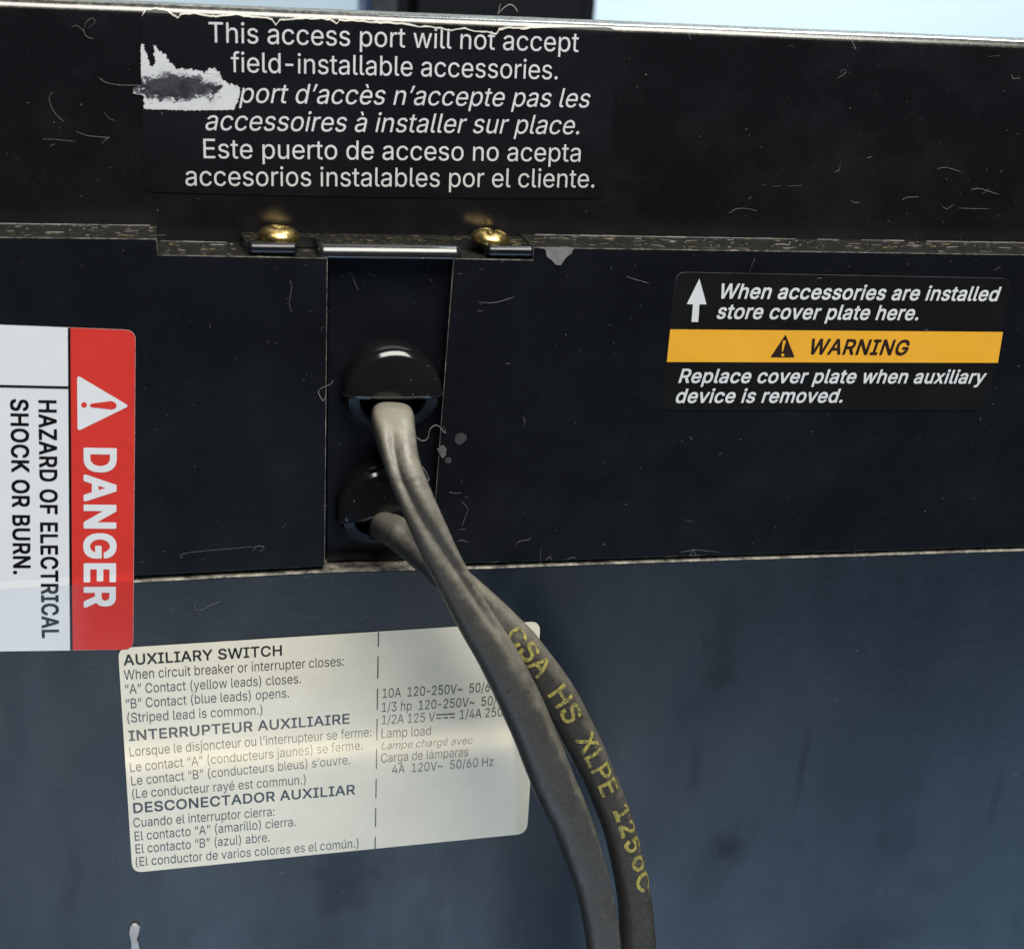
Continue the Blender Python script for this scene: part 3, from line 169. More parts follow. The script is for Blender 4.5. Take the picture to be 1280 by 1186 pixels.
  'O': [747,[[366,-39,407,-38,437,-35,477,-27,502,-19,537,-3,562,11,592,33,612,51,639,81,653,101,674,136,687,165,701,206,708,236,714,271,718,316,719,366,716,421,712,456,703,501,693,531,677,568,662,596,642,626,622,651,596,676,572,694,542,713,507,729,477,739,437,747,407,750,362,751,317,748,287,743,252,733,227,724,192,705,167,688,137,663,113,636,94,611,77,581,60,546,47,511,38,476,32,436,28,396,27,346,30,291,34,256,44,211,54,181,71,141,84,116,109,81,135,51,157,32,187,10,227,-12,262,-24,292,-32,332,-37],[352,105,332,110,307,119,272,138,245,161,220,191,200,226,185,271,176,326,175,371,180,421,192,466,208,501,236,541,268,571,302,592,342,605,377,609,417,602,457,585,492,561,520,531,544,491,562,441,571,386,572,341,566,286,552,239,530,196,502,161,467,132,432,115,387,104,372,103]]],
  'R': [629,[[76,-29,185,-29,195,-26,201,-19,203,-4,203,241,205,248,320,248,324,246,470,-24,485,-29,605,-29,620,-26,625,-19,627,1,625,22,487,276,515,294,537,311,555,331,575,361,586,386,595,416,600,450,602,486,601,521,597,556,587,596,574,626,558,651,536,676,515,693,490,709,460,722,435,730,400,737,360,740,75,741,65,739,57,731,55,716,55,-9,57,-19,61,-24,65,-27],[205,386,203,396,203,601,205,604,325,604,360,600,385,593,405,583,420,572,431,561,447,531,452,511,454,491,451,471,445,451,434,431,420,416,390,398,350,388,320,386]]],
  'S': [625,[[303,-41,365,-39,425,-29,475,-11,515,13,550,44,574,79,591,119,600,169,600,229,590,272,581,294,570,312,555,331,537,349,502,374,460,395,405,414,295,445,250,461,215,484,205,494,195,509,191,524,195,544,205,562,220,579,243,594,265,604,290,610,315,613,340,610,365,604,390,593,410,579,424,564,431,554,440,534,445,509,455,501,570,500,580,502,587,509,590,519,589,554,580,599,561,639,534,674,515,692,495,706,451,729,400,744,345,750,270,749,210,737,160,718,130,700,110,684,90,664,72,639,54,599,47,569,45,544,44,509,47,474,59,434,76,404,100,378,140,348,175,330,215,314,370,269,404,254,425,240,445,219,454,199,452,184,444,164,433,149,418,134,385,113,345,101,305,98,280,102,250,110,230,120,210,134,196,149,186,164,178,184,173,209,165,218,150,220,40,219,30,214,27,209,25,199,26,174,29,144,43,99,65,59,95,26,135,-2,160,-15,190,-26,245,-37]]],
  'T': [628,[[263,-29,370,-29,382,-24,387,-14,388,601,390,603,590,603,605,606,610,611,613,621,613,661,613,721,611,731,605,738,585,741,40,741,25,739,17,731,15,716,15,621,18,611,23,606,40,603,235,603,241,601,241,-9,243,-19,247,-24,255,-28]]],
  'U': [724,[[353,-40,410,-38,455,-31,495,-20,535,-2,575,25,602,50,630,87,649,125,664,175,669,235,669,720,667,730,660,738,645,741,540,741,530,738,523,730,521,715,521,255,517,220,508,195,495,171,480,151,462,135,440,121,420,112,390,104,365,101,335,104,311,110,285,121,262,135,245,150,229,170,216,195,207,220,203,255,203,715,201,730,198,735,190,740,160,741,70,740,60,735,57,730,55,715,55,230,61,175,71,135,90,95,114,60,145,28,175,6,210,-12,250,-27,305,-37]]],
  'W': [961,[[209,-29,334,-29,344,-26,350,-19,479,458,484,446,611,-19,619,-27,629,-29,749,-29,759,-28,765,-24,769,-19,772,-9,964,691,965,721,964,731,960,736,954,740,944,741,839,741,824,738,818,731,689,234,561,726,554,737,539,741,419,741,409,738,402,731,274,247,269,241,142,731,134,739,124,741,14,741,0,736,-3,731,-5,721,-4,691,187,-9,190,-19,193,-24,199,-27]]],
  'Z': [614,[[51,-29,567,-29,577,-27,586,-19,588,-4,588,91,585,101,577,107,562,109,232,109,229,111,579,621,584,636,584,716,582,731,577,737,567,741,557,741,52,741,37,739,29,731,27,716,27,621,30,611,37,605,52,603,377,604,385,601,32,87,29,71,30,-14,32,-21,37,-26]]],
 },
 'heavy': {
  'A': [672,[[13,-40,133,-40,143,-38,153,-32,157,-25,220,155,223,159,228,159,448,158,515,-25,522,-35,533,-39,543,-40,658,-40,673,-38,683,-30,687,-10,687,15,685,30,426,735,420,745,413,749,393,752,268,752,253,748,245,740,-15,25,-16,-10,-14,-25,-7,-35],[278,320,333,484,338,475,391,320,388,318,283,318]]],
  'D': [703,[[74,-40,349,-39,404,-33,454,-22,504,-2,534,15,559,32,599,70,632,115,645,140,661,180,674,225,680,260,685,315,686,370,683,430,676,480,669,510,653,555,642,580,622,615,604,639,579,665,559,682,526,705,484,725,454,735,409,745,359,751,74,752,59,750,47,740,45,730,44,715,44,-10,45,-20,49,-31,59,-38],[214,120,214,590,219,592,324,591,359,585,389,576,429,555,462,525,487,490,504,450,515,400,519,355,513,300,499,250,479,210,460,185,429,158,399,141,364,129,324,122]]],
  'E': [586,[[74,-40,534,-40,549,-38,560,-30,564,-20,565,-10,565,95,560,110,549,118,529,120,214,120,214,278,219,280,504,280,524,283,533,290,537,300,538,400,537,420,534,429,524,437,514,440,214,440,214,590,219,592,529,592,549,595,555,600,560,610,561,655,560,730,558,740,549,748,529,752,74,752,59,750,47,740,45,730,44,715,44,-10,45,-20,49,-31,59,-38]]],
  'G': [728,[[365,-50,436,-47,466,-43,501,-34,536,-21,556,-11,576,1,606,23,629,45,646,65,666,95,681,124,699,175,706,215,708,245,709,375,706,385,696,395,676,398,381,398,371,396,362,390,356,375,356,270,360,250,366,244,381,239,526,239,531,237,531,230,520,205,496,171,471,148,436,128,396,117,376,114,361,116,336,121,316,129,278,150,246,180,221,215,201,260,189,310,185,365,192,420,207,470,219,495,235,520,266,554,301,577,336,591,371,598,406,593,441,579,466,564,496,533,517,500,534,460,546,450,566,448,681,448,696,454,702,465,703,510,696,540,684,575,658,625,636,653,616,674,571,710,541,727,516,738,461,754,401,761,356,762,311,759,281,754,241,743,211,731,176,712,129,675,106,650,84,620,63,585,49,555,35,515,28,485,20,435,17,395,16,345,19,285,24,250,32,210,42,175,59,135,72,110,96,74,121,45,146,22,177,0,216,-21,246,-32,286,-43,331,-49]]],
  'N': [733,[[74,-40,194,-39,206,-35,213,-25,215,-5,215,410,215,415,219,421,509,-34,519,-39,529,-40,659,-40,674,-38,684,-30,688,-20,689,-5,689,720,687,735,679,747,669,751,659,752,544,752,529,748,524,744,520,735,518,715,518,300,514,290,225,745,214,750,204,752,74,752,59,750,49,743,46,735,44,720,44,-10,45,-20,49,-31,59,-38]]],
  'R': [629,[[74,-40,189,-40,199,-38,209,-30,213,-20,214,-10,214,235,219,237,309,237,316,235,455,-25,463,-35,474,-39,484,-40,609,-40,624,-38,634,-30,638,-10,638,20,635,30,504,270,538,295,564,321,583,350,597,380,607,420,612,460,613,520,608,560,595,610,574,651,544,686,524,703,499,719,475,730,444,740,409,747,364,751,74,752,59,750,47,740,45,730,44,715,44,-10,45,-20,49,-31,59,-38],[214,400,214,590,219,593,319,593,354,589,374,584,394,575,409,565,423,550,437,520,442,500,442,485,437,465,427,445,416,430,404,420,374,405,339,398,219,397]]],
 },
}

# ------------------------------------------------------------------ helpers
def ray(u, v):
    return (fwd + right*((u-PW/2)/FPX) - up*((v-PH/2)/FPX)).normalized()
def proj(p):
    q = Vector(p)-eye; z = q.dot(fwd)
    return Vector((PW/2+FPX*q.dot(right)/z, PH/2-FPX*q.dot(up)/z))
def on_y(u, v, y=0.0):                       # a point of the vertical plane at that depth
    d = ray(u, v); t = (y-eye.y)/d.y
    return eye+d*t
DEEP = 0.0092        # the upper panel stands this far behind the middle panel
SLOT = 0.0030        # the slot of the cover plate
PROUD = 0.00012       # the lower panel stands proud of the middle one
TILT = math.tan(R(4.5))
RAD = 0.0016         # rounded top edge of the upper panel

BND = [on_y(u, v) for u, v in ((-700, 775.8), (168, 725.5), (407, 713), (614, 708), (780, 702), (1280, 686), (2000, 664))]
def zb(x):
    for a, b in zip(BND, BND[1:]):
        if x <= b.x or b is BND[-1]:
            return a.z+(b.z-a.z)*(x-a.x)/(b.x-a.x)
def S_mid(x, z): return 0.0
def S_low(x, z):
    return -PROUD+(zb(x)-z)*TILT
FOLD = 0.0012
def S_fold(x, z):                            # over the middle panel, a short ramp, then the lower panel
    d = zb(x)-z
    if d <= -FOLD: return 0.0
    if d < 0: return -PROUD*(d+FOLD)/FOLD
    return -PROUD+d*TILT
ZR = None
_a, _b = on_y(0, 12.5, DEEP), on_y(1280, 63.5, DEEP)
def zr(x): return _a.z+(_b.z-_a.z)*(x-_a.x)/(_b.x-_a.x)
def S_up(x, z):                              # flat, then over the rounded edge (used with wrap_up)
    return DEEP
def wrap_up(x, z):
    """arc length above zr wraps over the rounded edge -> (y, z)"""
    d = z-zr(x)
    if d <= 0: return DEEP, z, 0
    a = min(d/RAD, 1.5)
    return DEEP+RAD*(1-math.cos(a)), zr(x)+RAD*math.sin(a), a

def px(u, v, kind):
    """photo pixel -> (x, z) on the surface the thing is stuck to"""
    if kind == 'up':
        p = on_y(u, v, DEEP); return (p.x, p.z)
    if kind == 'slot':
        p = on_y(u, v, SLOT); return (p.x, p.z)
    p = on_y(u, v)
    if kind == 'mid' or (kind == 'fold' and p.z >= zb(p.x)): return (p.x, p.z)
    y = -PROUD
    for _ in range(12):
        p = on_y(u, v, y); y = S_low(p.x, p.z)
    return (p.x, p.z)
SURF = {'up': S_up, 'mid': S_mid, 'low': S_low, 'fold': S_fold, 'slot': lambda x, z: SLOT}

def link(name, me, mats, parent=None):
    o = bpy.data.objects.new(name, me); C.objects.link(o)
    for m in (mats if isinstance(mats, (list, tuple)) else [mats]): me.materials.append(m)
    if parent: o.parent = parent
    return o
def bm_obj(name, bm, mats, parent=None, smooth=False):
    me = bpy.data.meshes.new(name); bm.normal_update(); bm.to_mesh(me); bm.free()
    if smooth:
        for p in me.polygons: p.use_smooth = True
    return link(name, me, mats, parent)

def settle(bm, kind, off):
    """bisect a flat (x, 0, z) mesh where its surface bends and lay it on the surface"""
    cuts = []
    if kind == 'fold':
        z0 = zb(on_y(80, 725).x)
        for x, s in ((0, 0),):
            sl = (BND[1].z-BND[0].z)/(BND[1].x-BND[0].x); n = Vector((-sl, 0, 1)).normalized()
            for d in (-FOLD, -FOLD/2, 0):
                cuts.append((Vector((BND[1].x, 0, BND[1].z-d)), n))
    if kind == 'up':
        sl = (_b.z-_a.z)/(_b.x-_a.x); n = Vector((-sl, 0, 1)).normalized()
        for i in range(6): cuts.append((Vector((_a.x, 0, _a.z+i*RAD*0.25)), n))
    for co, n in cuts:
        bmesh.ops.bisect_plane(bm, geom=bm.verts[:]+bm.edges[:]+bm.faces[:], dist=1e-7, plane_co=co, plane_no=n)
    for v in bm.verts:
        x, z = v.co.x, v.co.z
        if kind == 'up':
            y, zz, a = wrap_up(x, z)
            v.co = (x, y-off*math.cos(a), zz+off*math.sin(a))
        else:
            v.co = (x, SURF[kind](x, z)-off, z)

def sheet(name, outline, kind, mats, parent, off=0.00012, thick=0.00012, pix=True):
    """a sticker or print: an outline laid on its surface, with an edge of its own thickness"""
    pts = [px(u, v, kind) for u, v in outline] if pix else outline
    bm = bmesh.new()
    vs_ = [bm.verts.new((x, 0, z)) for x, z in pts]
    f = bm.faces.new(vs_); bm.normal_update()
    if f.normal.y > 0: f.normal_flip()
    bmesh.ops.triangulate(bm, faces=bm.faces[:])
    settle(bm, kind, off)
    if thick:
        ed = [e for e in bm.edges if len(e.link_faces) == 1]
        r = bmesh.ops.extrude_edge_only(bm, edges=ed)
        for g in r['geom']:
            if isinstance(g, bmesh.types.BMVert): g.co.y += thick
            if isinstance(g, bmesh.types.BMFace): g.material_index = 1
    return bm_obj(name, bm, mats, parent)

def rounded(c, r, n=6):
    """round the corners of a polygon; r one radius or one per corner (px)"""
    out = []
    for i, p in enumerate(c):
        ri = r[i] if isinstance(r, (list, tuple)) else r
        p = Vector(p); a = Vector(c[i-1])-p; b = Vector(c[(i+1) % len(c)])-p
        if ri <= 0: out.append(tuple(p)); continue
        s, e = p+a.normalized()*ri, p+b.normalized()*ri
        for k in range(n+1):
            t = k/n
            out.append(tuple(s*(1-t)**2+p*2*t*(1-t)+e*t*t))
    return out
def bar(u0, v0, u1, v1, wd):
    a, b = Vector((u0, v0)), Vector((u1, v1)); n = (b-a).normalized(); n = Vector((-n.y, n.x))*wd/2
    return [tuple(a+n), tuple(b+n), tuple(b-n), tuple(a-n)]

# ------------------------------------------------------------------ lettering from outlines
def text_mesh(s, weight='regular', shear=0.0):
    """flat outlines with cap height 1; returns vertex list, faces, ink x range"""
    cu = bpy.data.curves.new('lettering', 'CURVE'); cu.dimensions = '2D'; cu.fill_mode = 'BOTH'
    x0 = 0.0; k = 1/712.0; font = GLYPH[weight]
    for ch in s:
        adv, loops = font[ch]
        if ch == '-': x0 -= 45
        for q in loops:
            b = cu.splines.new('POLY'); b.points.add(len(q)//2-1); b.use_cyclic_u = True
            for i in range(len(q)//2): b.points[i].co = ((x0+q[2*i])*k, q[2*i+1]*k, 0, 1)
        x0 += adv - (45 if ch == '-' else 0) + {'regular': 0, 'bold': 26, 'strong': 44, 'heavy': 62}[weight]
    o = bpy.data.objects.new('lettering', cu); C.objects.link(o)
    dg = bpy.context.evaluated_depsgraph_get(); dg.update()
    me = bpy.data.meshes.new_from_object(o.evaluated_get(dg))
    vv = [(v.co.x+shear*v.co.y, v.co.y) for v in me.vertices]; ff = [tuple(p.vertices) for p in me.polygons]
    bpy.data.objects.remove(o); bpy.data.curves.remove(cu); bpy.data.meshes.remove(me)
    xs = [v[0] for v in vv]
    return vv, ff, min(xs), max(xs)

def lettering(name, lines, kind, mat, parent, off=0.00016):
    """lines: (text, u0, v0, u1, v1, cap_px, bold, shear): ink runs from pixel 0 to pixel 1 on its baseline"""
    bm = bmesh.new()
    for (s, u0, v0, u1, v1, cap, bold, shear) in lines:
        vv, ff, xa, xb = text_mesh(s, bold, shear)
        a, b = Vector(px(u0, v0, kind)), Vector(px(u1, v1, kind))
        ax = b-a; ay = Vector((-ax.y, ax.x)).normalized()
        y = SURF[kind](a.x, a.y)
        q0 = proj((a.x, y, a.y)); q1 = proj((a.x+ay.x*0.001, y, a.y+ay.y*0.001))
        h = cap/(q1-q0).length*0.001
        vl = [bm.verts.new((a.x+ax.x*(x-xa)/(xb-xa)+ay.x*h*yy, 0, a.y+ax.y*(x-xa)/(xb-xa)+ay.y*h*yy)) for x, yy in vv]
        for f in ff:
            try: bm.faces.new([vl[i] for i in f])
            except ValueError: pass
    bm.normal_update()
    for f in bm.faces:
        if f.normal.y > 0: f.normal_flip()
    settle(bm, kind, off)
    return bm_obj(name, bm, mat, parent)

# ------------------------------------------------------------------ materials
def mat(name, col, rough=0.5, metal=0.0, spec=0.5):
    m = bpy.data.materials.new(name); m.use_nodes = True
    b = m.node_tree.nodes['Principled BSDF']
    b.inputs['Base Color'].default_value = (*col, 1); b.inputs['Roughness'].default_value = rough
    b.inputs['Metallic'].default_value = metal; b.inputs['Specular IOR Level'].default_value = spec
    return m, m.node_tree, b
def N(nt, t, **kw):
    n = nt.nodes.new(t)
    for k, v in kw.items():
        if k.startswith('i_'): n.inputs[k[2:].replace('_', ' ')].default_value = v
        else: setattr(n, k, v)
    return n
def ramp(nt, src, stops):
    r = nt.nodes.new('ShaderNodeValToRGB'); e = r.color_ramp.elements
    while len(e) < len(stops): e.new(0.5)
    for x, (p, c) in zip(e, stops):
        x.position = p; x.color = (*c, 1) if isinstance(c, tuple) else (c, c, c, 1)
    nt.links.new(src, r.inputs[0]); return r.outputs[0]
def coords(nt, scale=(1, 1, 1), rot=(0, 0, 0)):
    t = N(nt, 'ShaderNodeTexCoord'); m = N(nt, 'ShaderNodeMapping')
    m.inputs['Scale'].default_value = scale; m.inputs['Rotation'].default_value = rot
    nt.links.new(t.outputs['Object'], m.inputs[0]); return m.outputs[0]
def noise_tex(nt, vec, scale, detail=4, rough=0.6, dist=0.0):
    n = N(nt, 'ShaderNodeTexNoise'); n.inputs['Scale'].default_value = scale; n.inputs['Detail'].default_value = detail
    n.inputs['Roughness'].default_value = rough; n.inputs['Distortion'].default_value = dist
    nt.links.new(vec, n.inputs['Vector']); return n.outputs['Fac']
def mix(nt, fac, a, b):
    m = N(nt, 'ShaderNodeMix', data_type='RGBA')
    L = nt.links
    if hasattr(fac, 'links') or not isinstance(fac, (int, float)): L.new(fac, m.inputs[0])
    else: m.inputs[0].default_value = fac
    for s, i in ((a, 6), (b, 7)):
        if isinstance(s, tuple): m.inputs[i].default_value = (*s, 1)
        else: L.new(s, m.inputs[i])
    return m.outputs[2]
def math_n(nt, op, a, b):
    m = N(nt, 'ShaderNodeMath', operation=op)
    for i, s in enumerate((a, b)):
        if isinstance(s, (int, float)): m.inputs[i].default_value = s
        else: nt.links.new(s, m.inputs[i])
    return m.outputs[0]

def painted(name, col, r_lo, r_hi, bump=0.04, speck=0.5, streak=False, film=0.35):
    """moulded black housing: smudged gloss, fine orange peel, dust specks"""
    m, nt, b = mat(name, col, 0.4, 0, 0.5); L = nt.links
    v = coords(nt)
    sm = noise_tex(nt, coords(nt, (1, 1, 0.35)) if streak else v, 38, 5, 0.6, 1.2)
    sm2 = noise_tex(nt, v, 260, 3, 0.6)
    rr = math_n(nt, 'ADD', math_n(nt, 'MULTIPLY', sm, 0.8), math_n(nt, 'MULTIPLY', sm2, 0.2))
    L.new(ramp(nt, rr, [(0.32, r_lo), (0.68, r_hi)]), b.inputs['Roughness'])
    pk = noise_tex(nt, v, 2600, 2, 0.5); cl = noise_tex(nt, v, 60, 3, 0.6)
    sp = ramp(nt, math_n(nt, 'ADD', pk, math_n(nt, 'MULTIPLY', cl, 0.12)), [(0.80, 0.0), (0.84, 1.0)])
    haze_ = ramp(nt, noise_tex(nt, v, 70, 5, 0.7), [(0.45, 0.0), (0.8, 1.0)])
    c = mix(nt, math_n(nt, 'MULTIPLY', haze_, film), col, tuple(x*2.2+0.004 for x in col))
    c = mix(nt, math_n(nt, 'MULTIPLY', sp, speck), c, (0.32, 0.30, 0.26))
    L.new(c, b.inputs['Base Color'])
    if streak:                                # greasy smears and wiped streaks
        s1 = noise_tex(nt, coords(nt, (1, 1, 0.16)), 62, 5, 0.55, 0.6); s2 = noise_tex(nt, coords(nt, (1, 1, 0.7)), 24, 4, 0.6, 1.6)
        L.new(ramp(nt, math_n(nt, 'ADD', math_n(nt, 'MULTIPLY', s1, 0.45), math_n(nt, 'MULTIPLY', s2, 0.55)), [(0.36, 0.34), (0.47, 0.47), (0.56, 0.52), (0.68, 0.64)]), b.inputs['Specular IOR Level'])
        spec = b.inputs['Specular IOR Level'].links[0].from_socket
        wb = math_n(nt, 'MULTIPLY', math_n(nt, 'SUBTRACT', noise_tex(nt, v, 160, 5, 0.65, 0.8), 0.5), 2.2)
        for (u_, v_, ru, rv, k_) in ((908, 1062, 30, 34, 0.42), (868, 965, 13, 75, 0.25), (905, 800, 34, 90, 0.35), (1003, 960, 9, 110, 0.28), (1108, 990, 12, 60, 0.18), (1247, 990, 9, 95, 0.25), (430, 1110, 60, 60, 0.35), (1160, 1100, 40, 30, 0.15)):
            x_, z_ = px(u_, v_, 'low'); a_, b2_ = ru/8000.0, rv/8000.0
            mp_ = N(nt, 'ShaderNodeMapping'); mp_.inputs['Scale'].default_value = (1/a_, 0, 1/b2_); mp_.inputs['Location'].default_value = (-x_/a_, 0, -z_/b2_)
            L.new(v, mp_.inputs[0]); ln_ = N(nt, 'ShaderNodeVectorMath', operation='LENGTH'); L.new(mp_.outputs[0], ln_.inputs[0])
            st = ramp(nt, math_n(nt, 'ADD', ln_.outputs['Value'], wb), [(0.15, 1.0-k_), (1.15, 1.0)])
            spec = math_n(nt, 'MULTIPLY', spec, st)
        L.new(spec, b.inputs['Specular IOR Level'])
    bp = N(nt, 'ShaderNodeBump'); bp.inputs['Strength'].default_value = bump; bp.inputs['Distance'].default_value = 0.0002
    L.new(noise_tex(nt, v, 900, 3, 0.5), bp.inputs['Height']); L.new(bp.outputs[0], b.inputs['Normal'])
    return m
M_up = painted('black_housing', (0.0060, 0.0059, 0.0072), 0.15, 0.28, film=0.7)
M_mid = painted('black_housing_middle', (0.0042, 0.0048, 0.0068), 0.20, 0.34)
M_low = painted('blue_black_housing', (0.0060, 0.0085, 0.0130), 0.27, 0.42, bump=0.10, streak=True)
M_plate = painted('black_painted_steel', (0.0050, 0.0058, 0.0085), 0.18, 0.32)

def dusty(name, base, dust, lo, hi, scale, rough=0.6, fleck=True, spec=0.5, bump=0.5):
    """a surface thick with pale dust and yellowish flecks"""
    m, nt, b = mat(name, base, rough, 0, spec); L = nt.links; v = coords(nt)
    n1 = noise_tex(nt, v, scale, 6, 0.75)
    c = mix(nt, ramp(nt, n1, [(lo, 0.0), (hi, 1.0)]), base, dust)
    if fleck:
        n2 = math_n(nt, 'ADD', noise_tex(nt, coords(nt, (0.3, 1, 1)), scale*1.5, 3, 0.6), math_n(nt, 'MULTIPLY', math_n(nt, 'SUBTRACT', noise_tex(nt, v, 160, 3), 0.5), 0.45))
        c = mix(nt, ramp(nt, n2, [(0.66, 0.0), (0.71, 1.0)]), c, (0.34, 0.29, 0.15))
    L.new(c, b.inputs['Base Color'])
    bp = N(nt, 'ShaderNodeBump'); bp.inputs['Strength'].default_value = bump; bp.inputs['Distance'].default_value = 0.0003
    L.new(n1, bp.inputs['Height']); L.new(bp.outputs[0], b.inputs['Normal'])
    return m
M_ledge = dusty('dusty_ledge', (0.009, 0.009, 0.008), (0.042, 0.038, 0.028), 0.48, 0.76, 800, 0.4, True, 0.6, 0.3)
M_worn = dusty('worn_edge', (0.035, 0.034, 0.030), (0.30, 0.29, 0.25), 0.40, 0.66, 420, 0.45, False)
M_lowedge = dusty('worn_lower_edge', (0.05, 0.048, 0.042), (0.36, 0.33, 0.28), 0.40, 0.62, 420, 0.55, False)
M_flange = dusty('dusty_black_steel', (0.009, 0.009, 0.009), (0.10, 0.092, 0.062), 0.47, 0.76, 1100, 0.24, True, 1.0, 0.25)
M_bend = painted('shiny_black_steel', (0.010, 0.010, 0.012), 0.12, 0.32, 0.05, 1.0)
M_bend.node_tree.nodes['Principled BSDF'].inputs['Specular IOR Level'].default_value = 1.0
M_topedge = dusty('worn_top_edge', (0.030, 0.029, 0.026), (0.13, 0.125, 0.10), 0.45, 0.75, 900, 0.20, False, 1.0, 0.05)
M_toplid = dusty('dusty_top_edge', (0.05, 0.048, 0.042), (0.24, 0.23, 0.20), 0.38, 0.70, 900, 0.5, False)

def printed(name, col, rough=0.3, var=0.06, spec=0.5, warp=0.06, wscale=330):
    m, nt, b = mat(name, col, rough, 0, spec); L = nt.links; v = coords(nt)
    c = mix(nt, ramp(nt, noise_tex(nt, v, 150, 6, 0.7), [(0.35, 0.0), (0.7, 1.0)]), col, tuple(x*(1-var*2) for x in col))
    L.new(c, b.inputs['Base Color'])
    bp = N(nt, 'ShaderNodeBump'); bp.inputs['Strength'].default_value = warp; bp.inputs['Distance'].default_value = 0.0003
    L.new(noise_tex(nt, v, wscale, 4 if wscale > 200 else 1, 0.6), bp.inputs['Height']); L.new(bp.outputs[0], b.inputs['Normal'])
    L.new(ramp(nt, noise_tex(nt, v, 90, 4, 0.6), [(0.3, rough*0.8), (0.7, rough*1.25)]), b.inputs['Roughness'])
    return m
M_blacklab = printed('black_sticker_film', (0.0066, 0.0066, 0.0085), 0.30)
M_blacklab2 = printed('black_warning_film', (0.0068, 0.0066, 0.0066), 0.28)
M_labedge = printed('sticker_edge', (0.20, 0.20, 0.19), 0.5, 0.4)
M_whiteink = printed('white_ink', (0.66, 0.66, 0.66), 0.45)
M_whitelab = printed('white_sticker_film', (0.74, 0.74, 0.75), 0.09, 0.02, 0.5, 0.02, 120)
M_cream = printed('cream_sticker_film', (0.86, 0.785, 0.625), 0.075, 0.04, 0.36, 0.06, 70)
M_red = printed('red_ink', (0.66, 0.044, 0.034), 0.09, 0.05, 0.5, 0.02, 120)
M_blackink = printed('black_ink', (0.008, 0.008, 0.009), 0.10, 0.06, 0.5, 0.02, 120)
M_grayink = printed('dark_grey_ink', (0.060, 0.058, 0.050), 0.075, 0.06, 0.5, 0.06, 70)
M_headink = printed('heading_ink', (0.030, 0.029, 0.025), 0.075, 0.06, 0.5, 0.06, 70)
M_orange = printed('orange_ink', (0.80, 0.39, 0.026), 0.42, 0.04)
M_brownink = printed('dark_brown_ink', (0.022, 0.009, 0.006), 0.4)
M_lint = printed('pale_lint', (0.30, 0.295, 0.28), 0.7, 0.35)
M_yellowink = None

# ------------------------------------------------------------------ setting: what is seen over the top edge
def box(bm, x0, x1, y0, y1, z0, z1):
    return bmesh.ops.create_cube(bm, size=1, matrix=Matrix.Translation(((x0+x1)/2, (y0+y1)/2, (z0+z1)/2)) @ Matrix.Diagonal((x1-x0, y1-y0, z1-z0, 1)))['verts']
m_, nt_, b_ = mat('pale_wall', (0.80, 0.90, 0.95), 0.8)
nt_.links.new(mix(nt_, noise_tex(nt_, coords(nt_), 2.5, 3), (0.76, 0.88, 0.95), (0.84, 0.92, 0.95)), b_.inputs['Base Color'])
bm = bmesh.new(); box(bm, -1.6, 2.4, 1.3, 1.4, -1.0, 1.2)
o = bm_obj('background_wall', bm, m_); o['kind'] = 'structure'
def at_y(u, v, y): return on_y(u, v, y)
bm = bmesh.new(); x0, x1 = at_y(499, 20, 0.8).x, at_y(749, 20, 0.8).x
vs0 = box(bm, x0, x1, 0.8, 0.95, -0.6, 0.9)
bmesh.ops.bevel(bm, geom=[e for e in bm.edges], offset=0.012, segments=3, affect='EDGES')
post = bm_obj('post', bm, printed('dark_post_paint', (0.003, 0.003, 0.004), 0.6, 0.2, 0.2))
post['label'] = 'blurred dark upright post behind the top edge of the breaker'; post['category'] = 'post'
bm = bmesh.new(); xa, xb2 = at_y(464, 12, 0.92).x, at_y(500, 12, 0.92).x
box(bm, xa, xb2, 0.96, 1.0, -0.6, 0.9)
pan = bm_obj('door_frame', bm, printed('dull_blue_paint', (0.10, 0.16, 0.33), 0.5, 0.1))
pan['label'] = 'blurred narrow blue upright strip to the left of the dark post'; pan['category'] = 'frame'

# ------------------------------------------------------------------ the circuit breaker
root = bpy.data.objects.new('circuit_breaker', None); C.objects.link(root)
root.empty_display_size = 0.02
root['label'] = 'scratched black circuit breaker housing with warning stickers and a wire access port'; root['category'] = 'circuit breaker'

# upper panel: rounded along its top edge
bm = bmesh.new()
xs = [on_y(u, 30, DEEP).x for u in range(-720, 2040, 60)]
rows = []
for x in xs:
    col = []
    zt = zr(x)
    zlow = on_y(640, 345, DEEP).z
    prof = [(DEEP+0.004, zlow), (DEEP, zlow), (DEEP, zt-0.0004), (DEEP, zt)] + [(DEEP+RAD*(1-math.cos(a)), zt+RAD*math.sin(a)) for a in [R(12.86*i) for i in range(1, 8)]]
    prof += [(DEEP+RAD+0.003, zt+RAD), (DEEP+RAD+0.004, zt+RAD-0.01)]
    for y, z in prof:
        wob = 0.00007*noise.noise(Vector((x*90, y*200, z*40))) if z > zt else 0
        col.append(bm.verts.new((x, y+wob, z+wob)))
    rows.append(col)
for a, b in zip(rows, rows[1:]):
    for i in range(len(a)-1):
        f = bm.faces.new((a[i], b[i], b[i+1], a[i+1])); f.smooth = i >= 2
        f.material_index = 0 if i < 4 else (1 if i < 8 else 2)
upper = bm_obj('upper_panel', bm, [M_up, M_topedge, M_toplid], root)

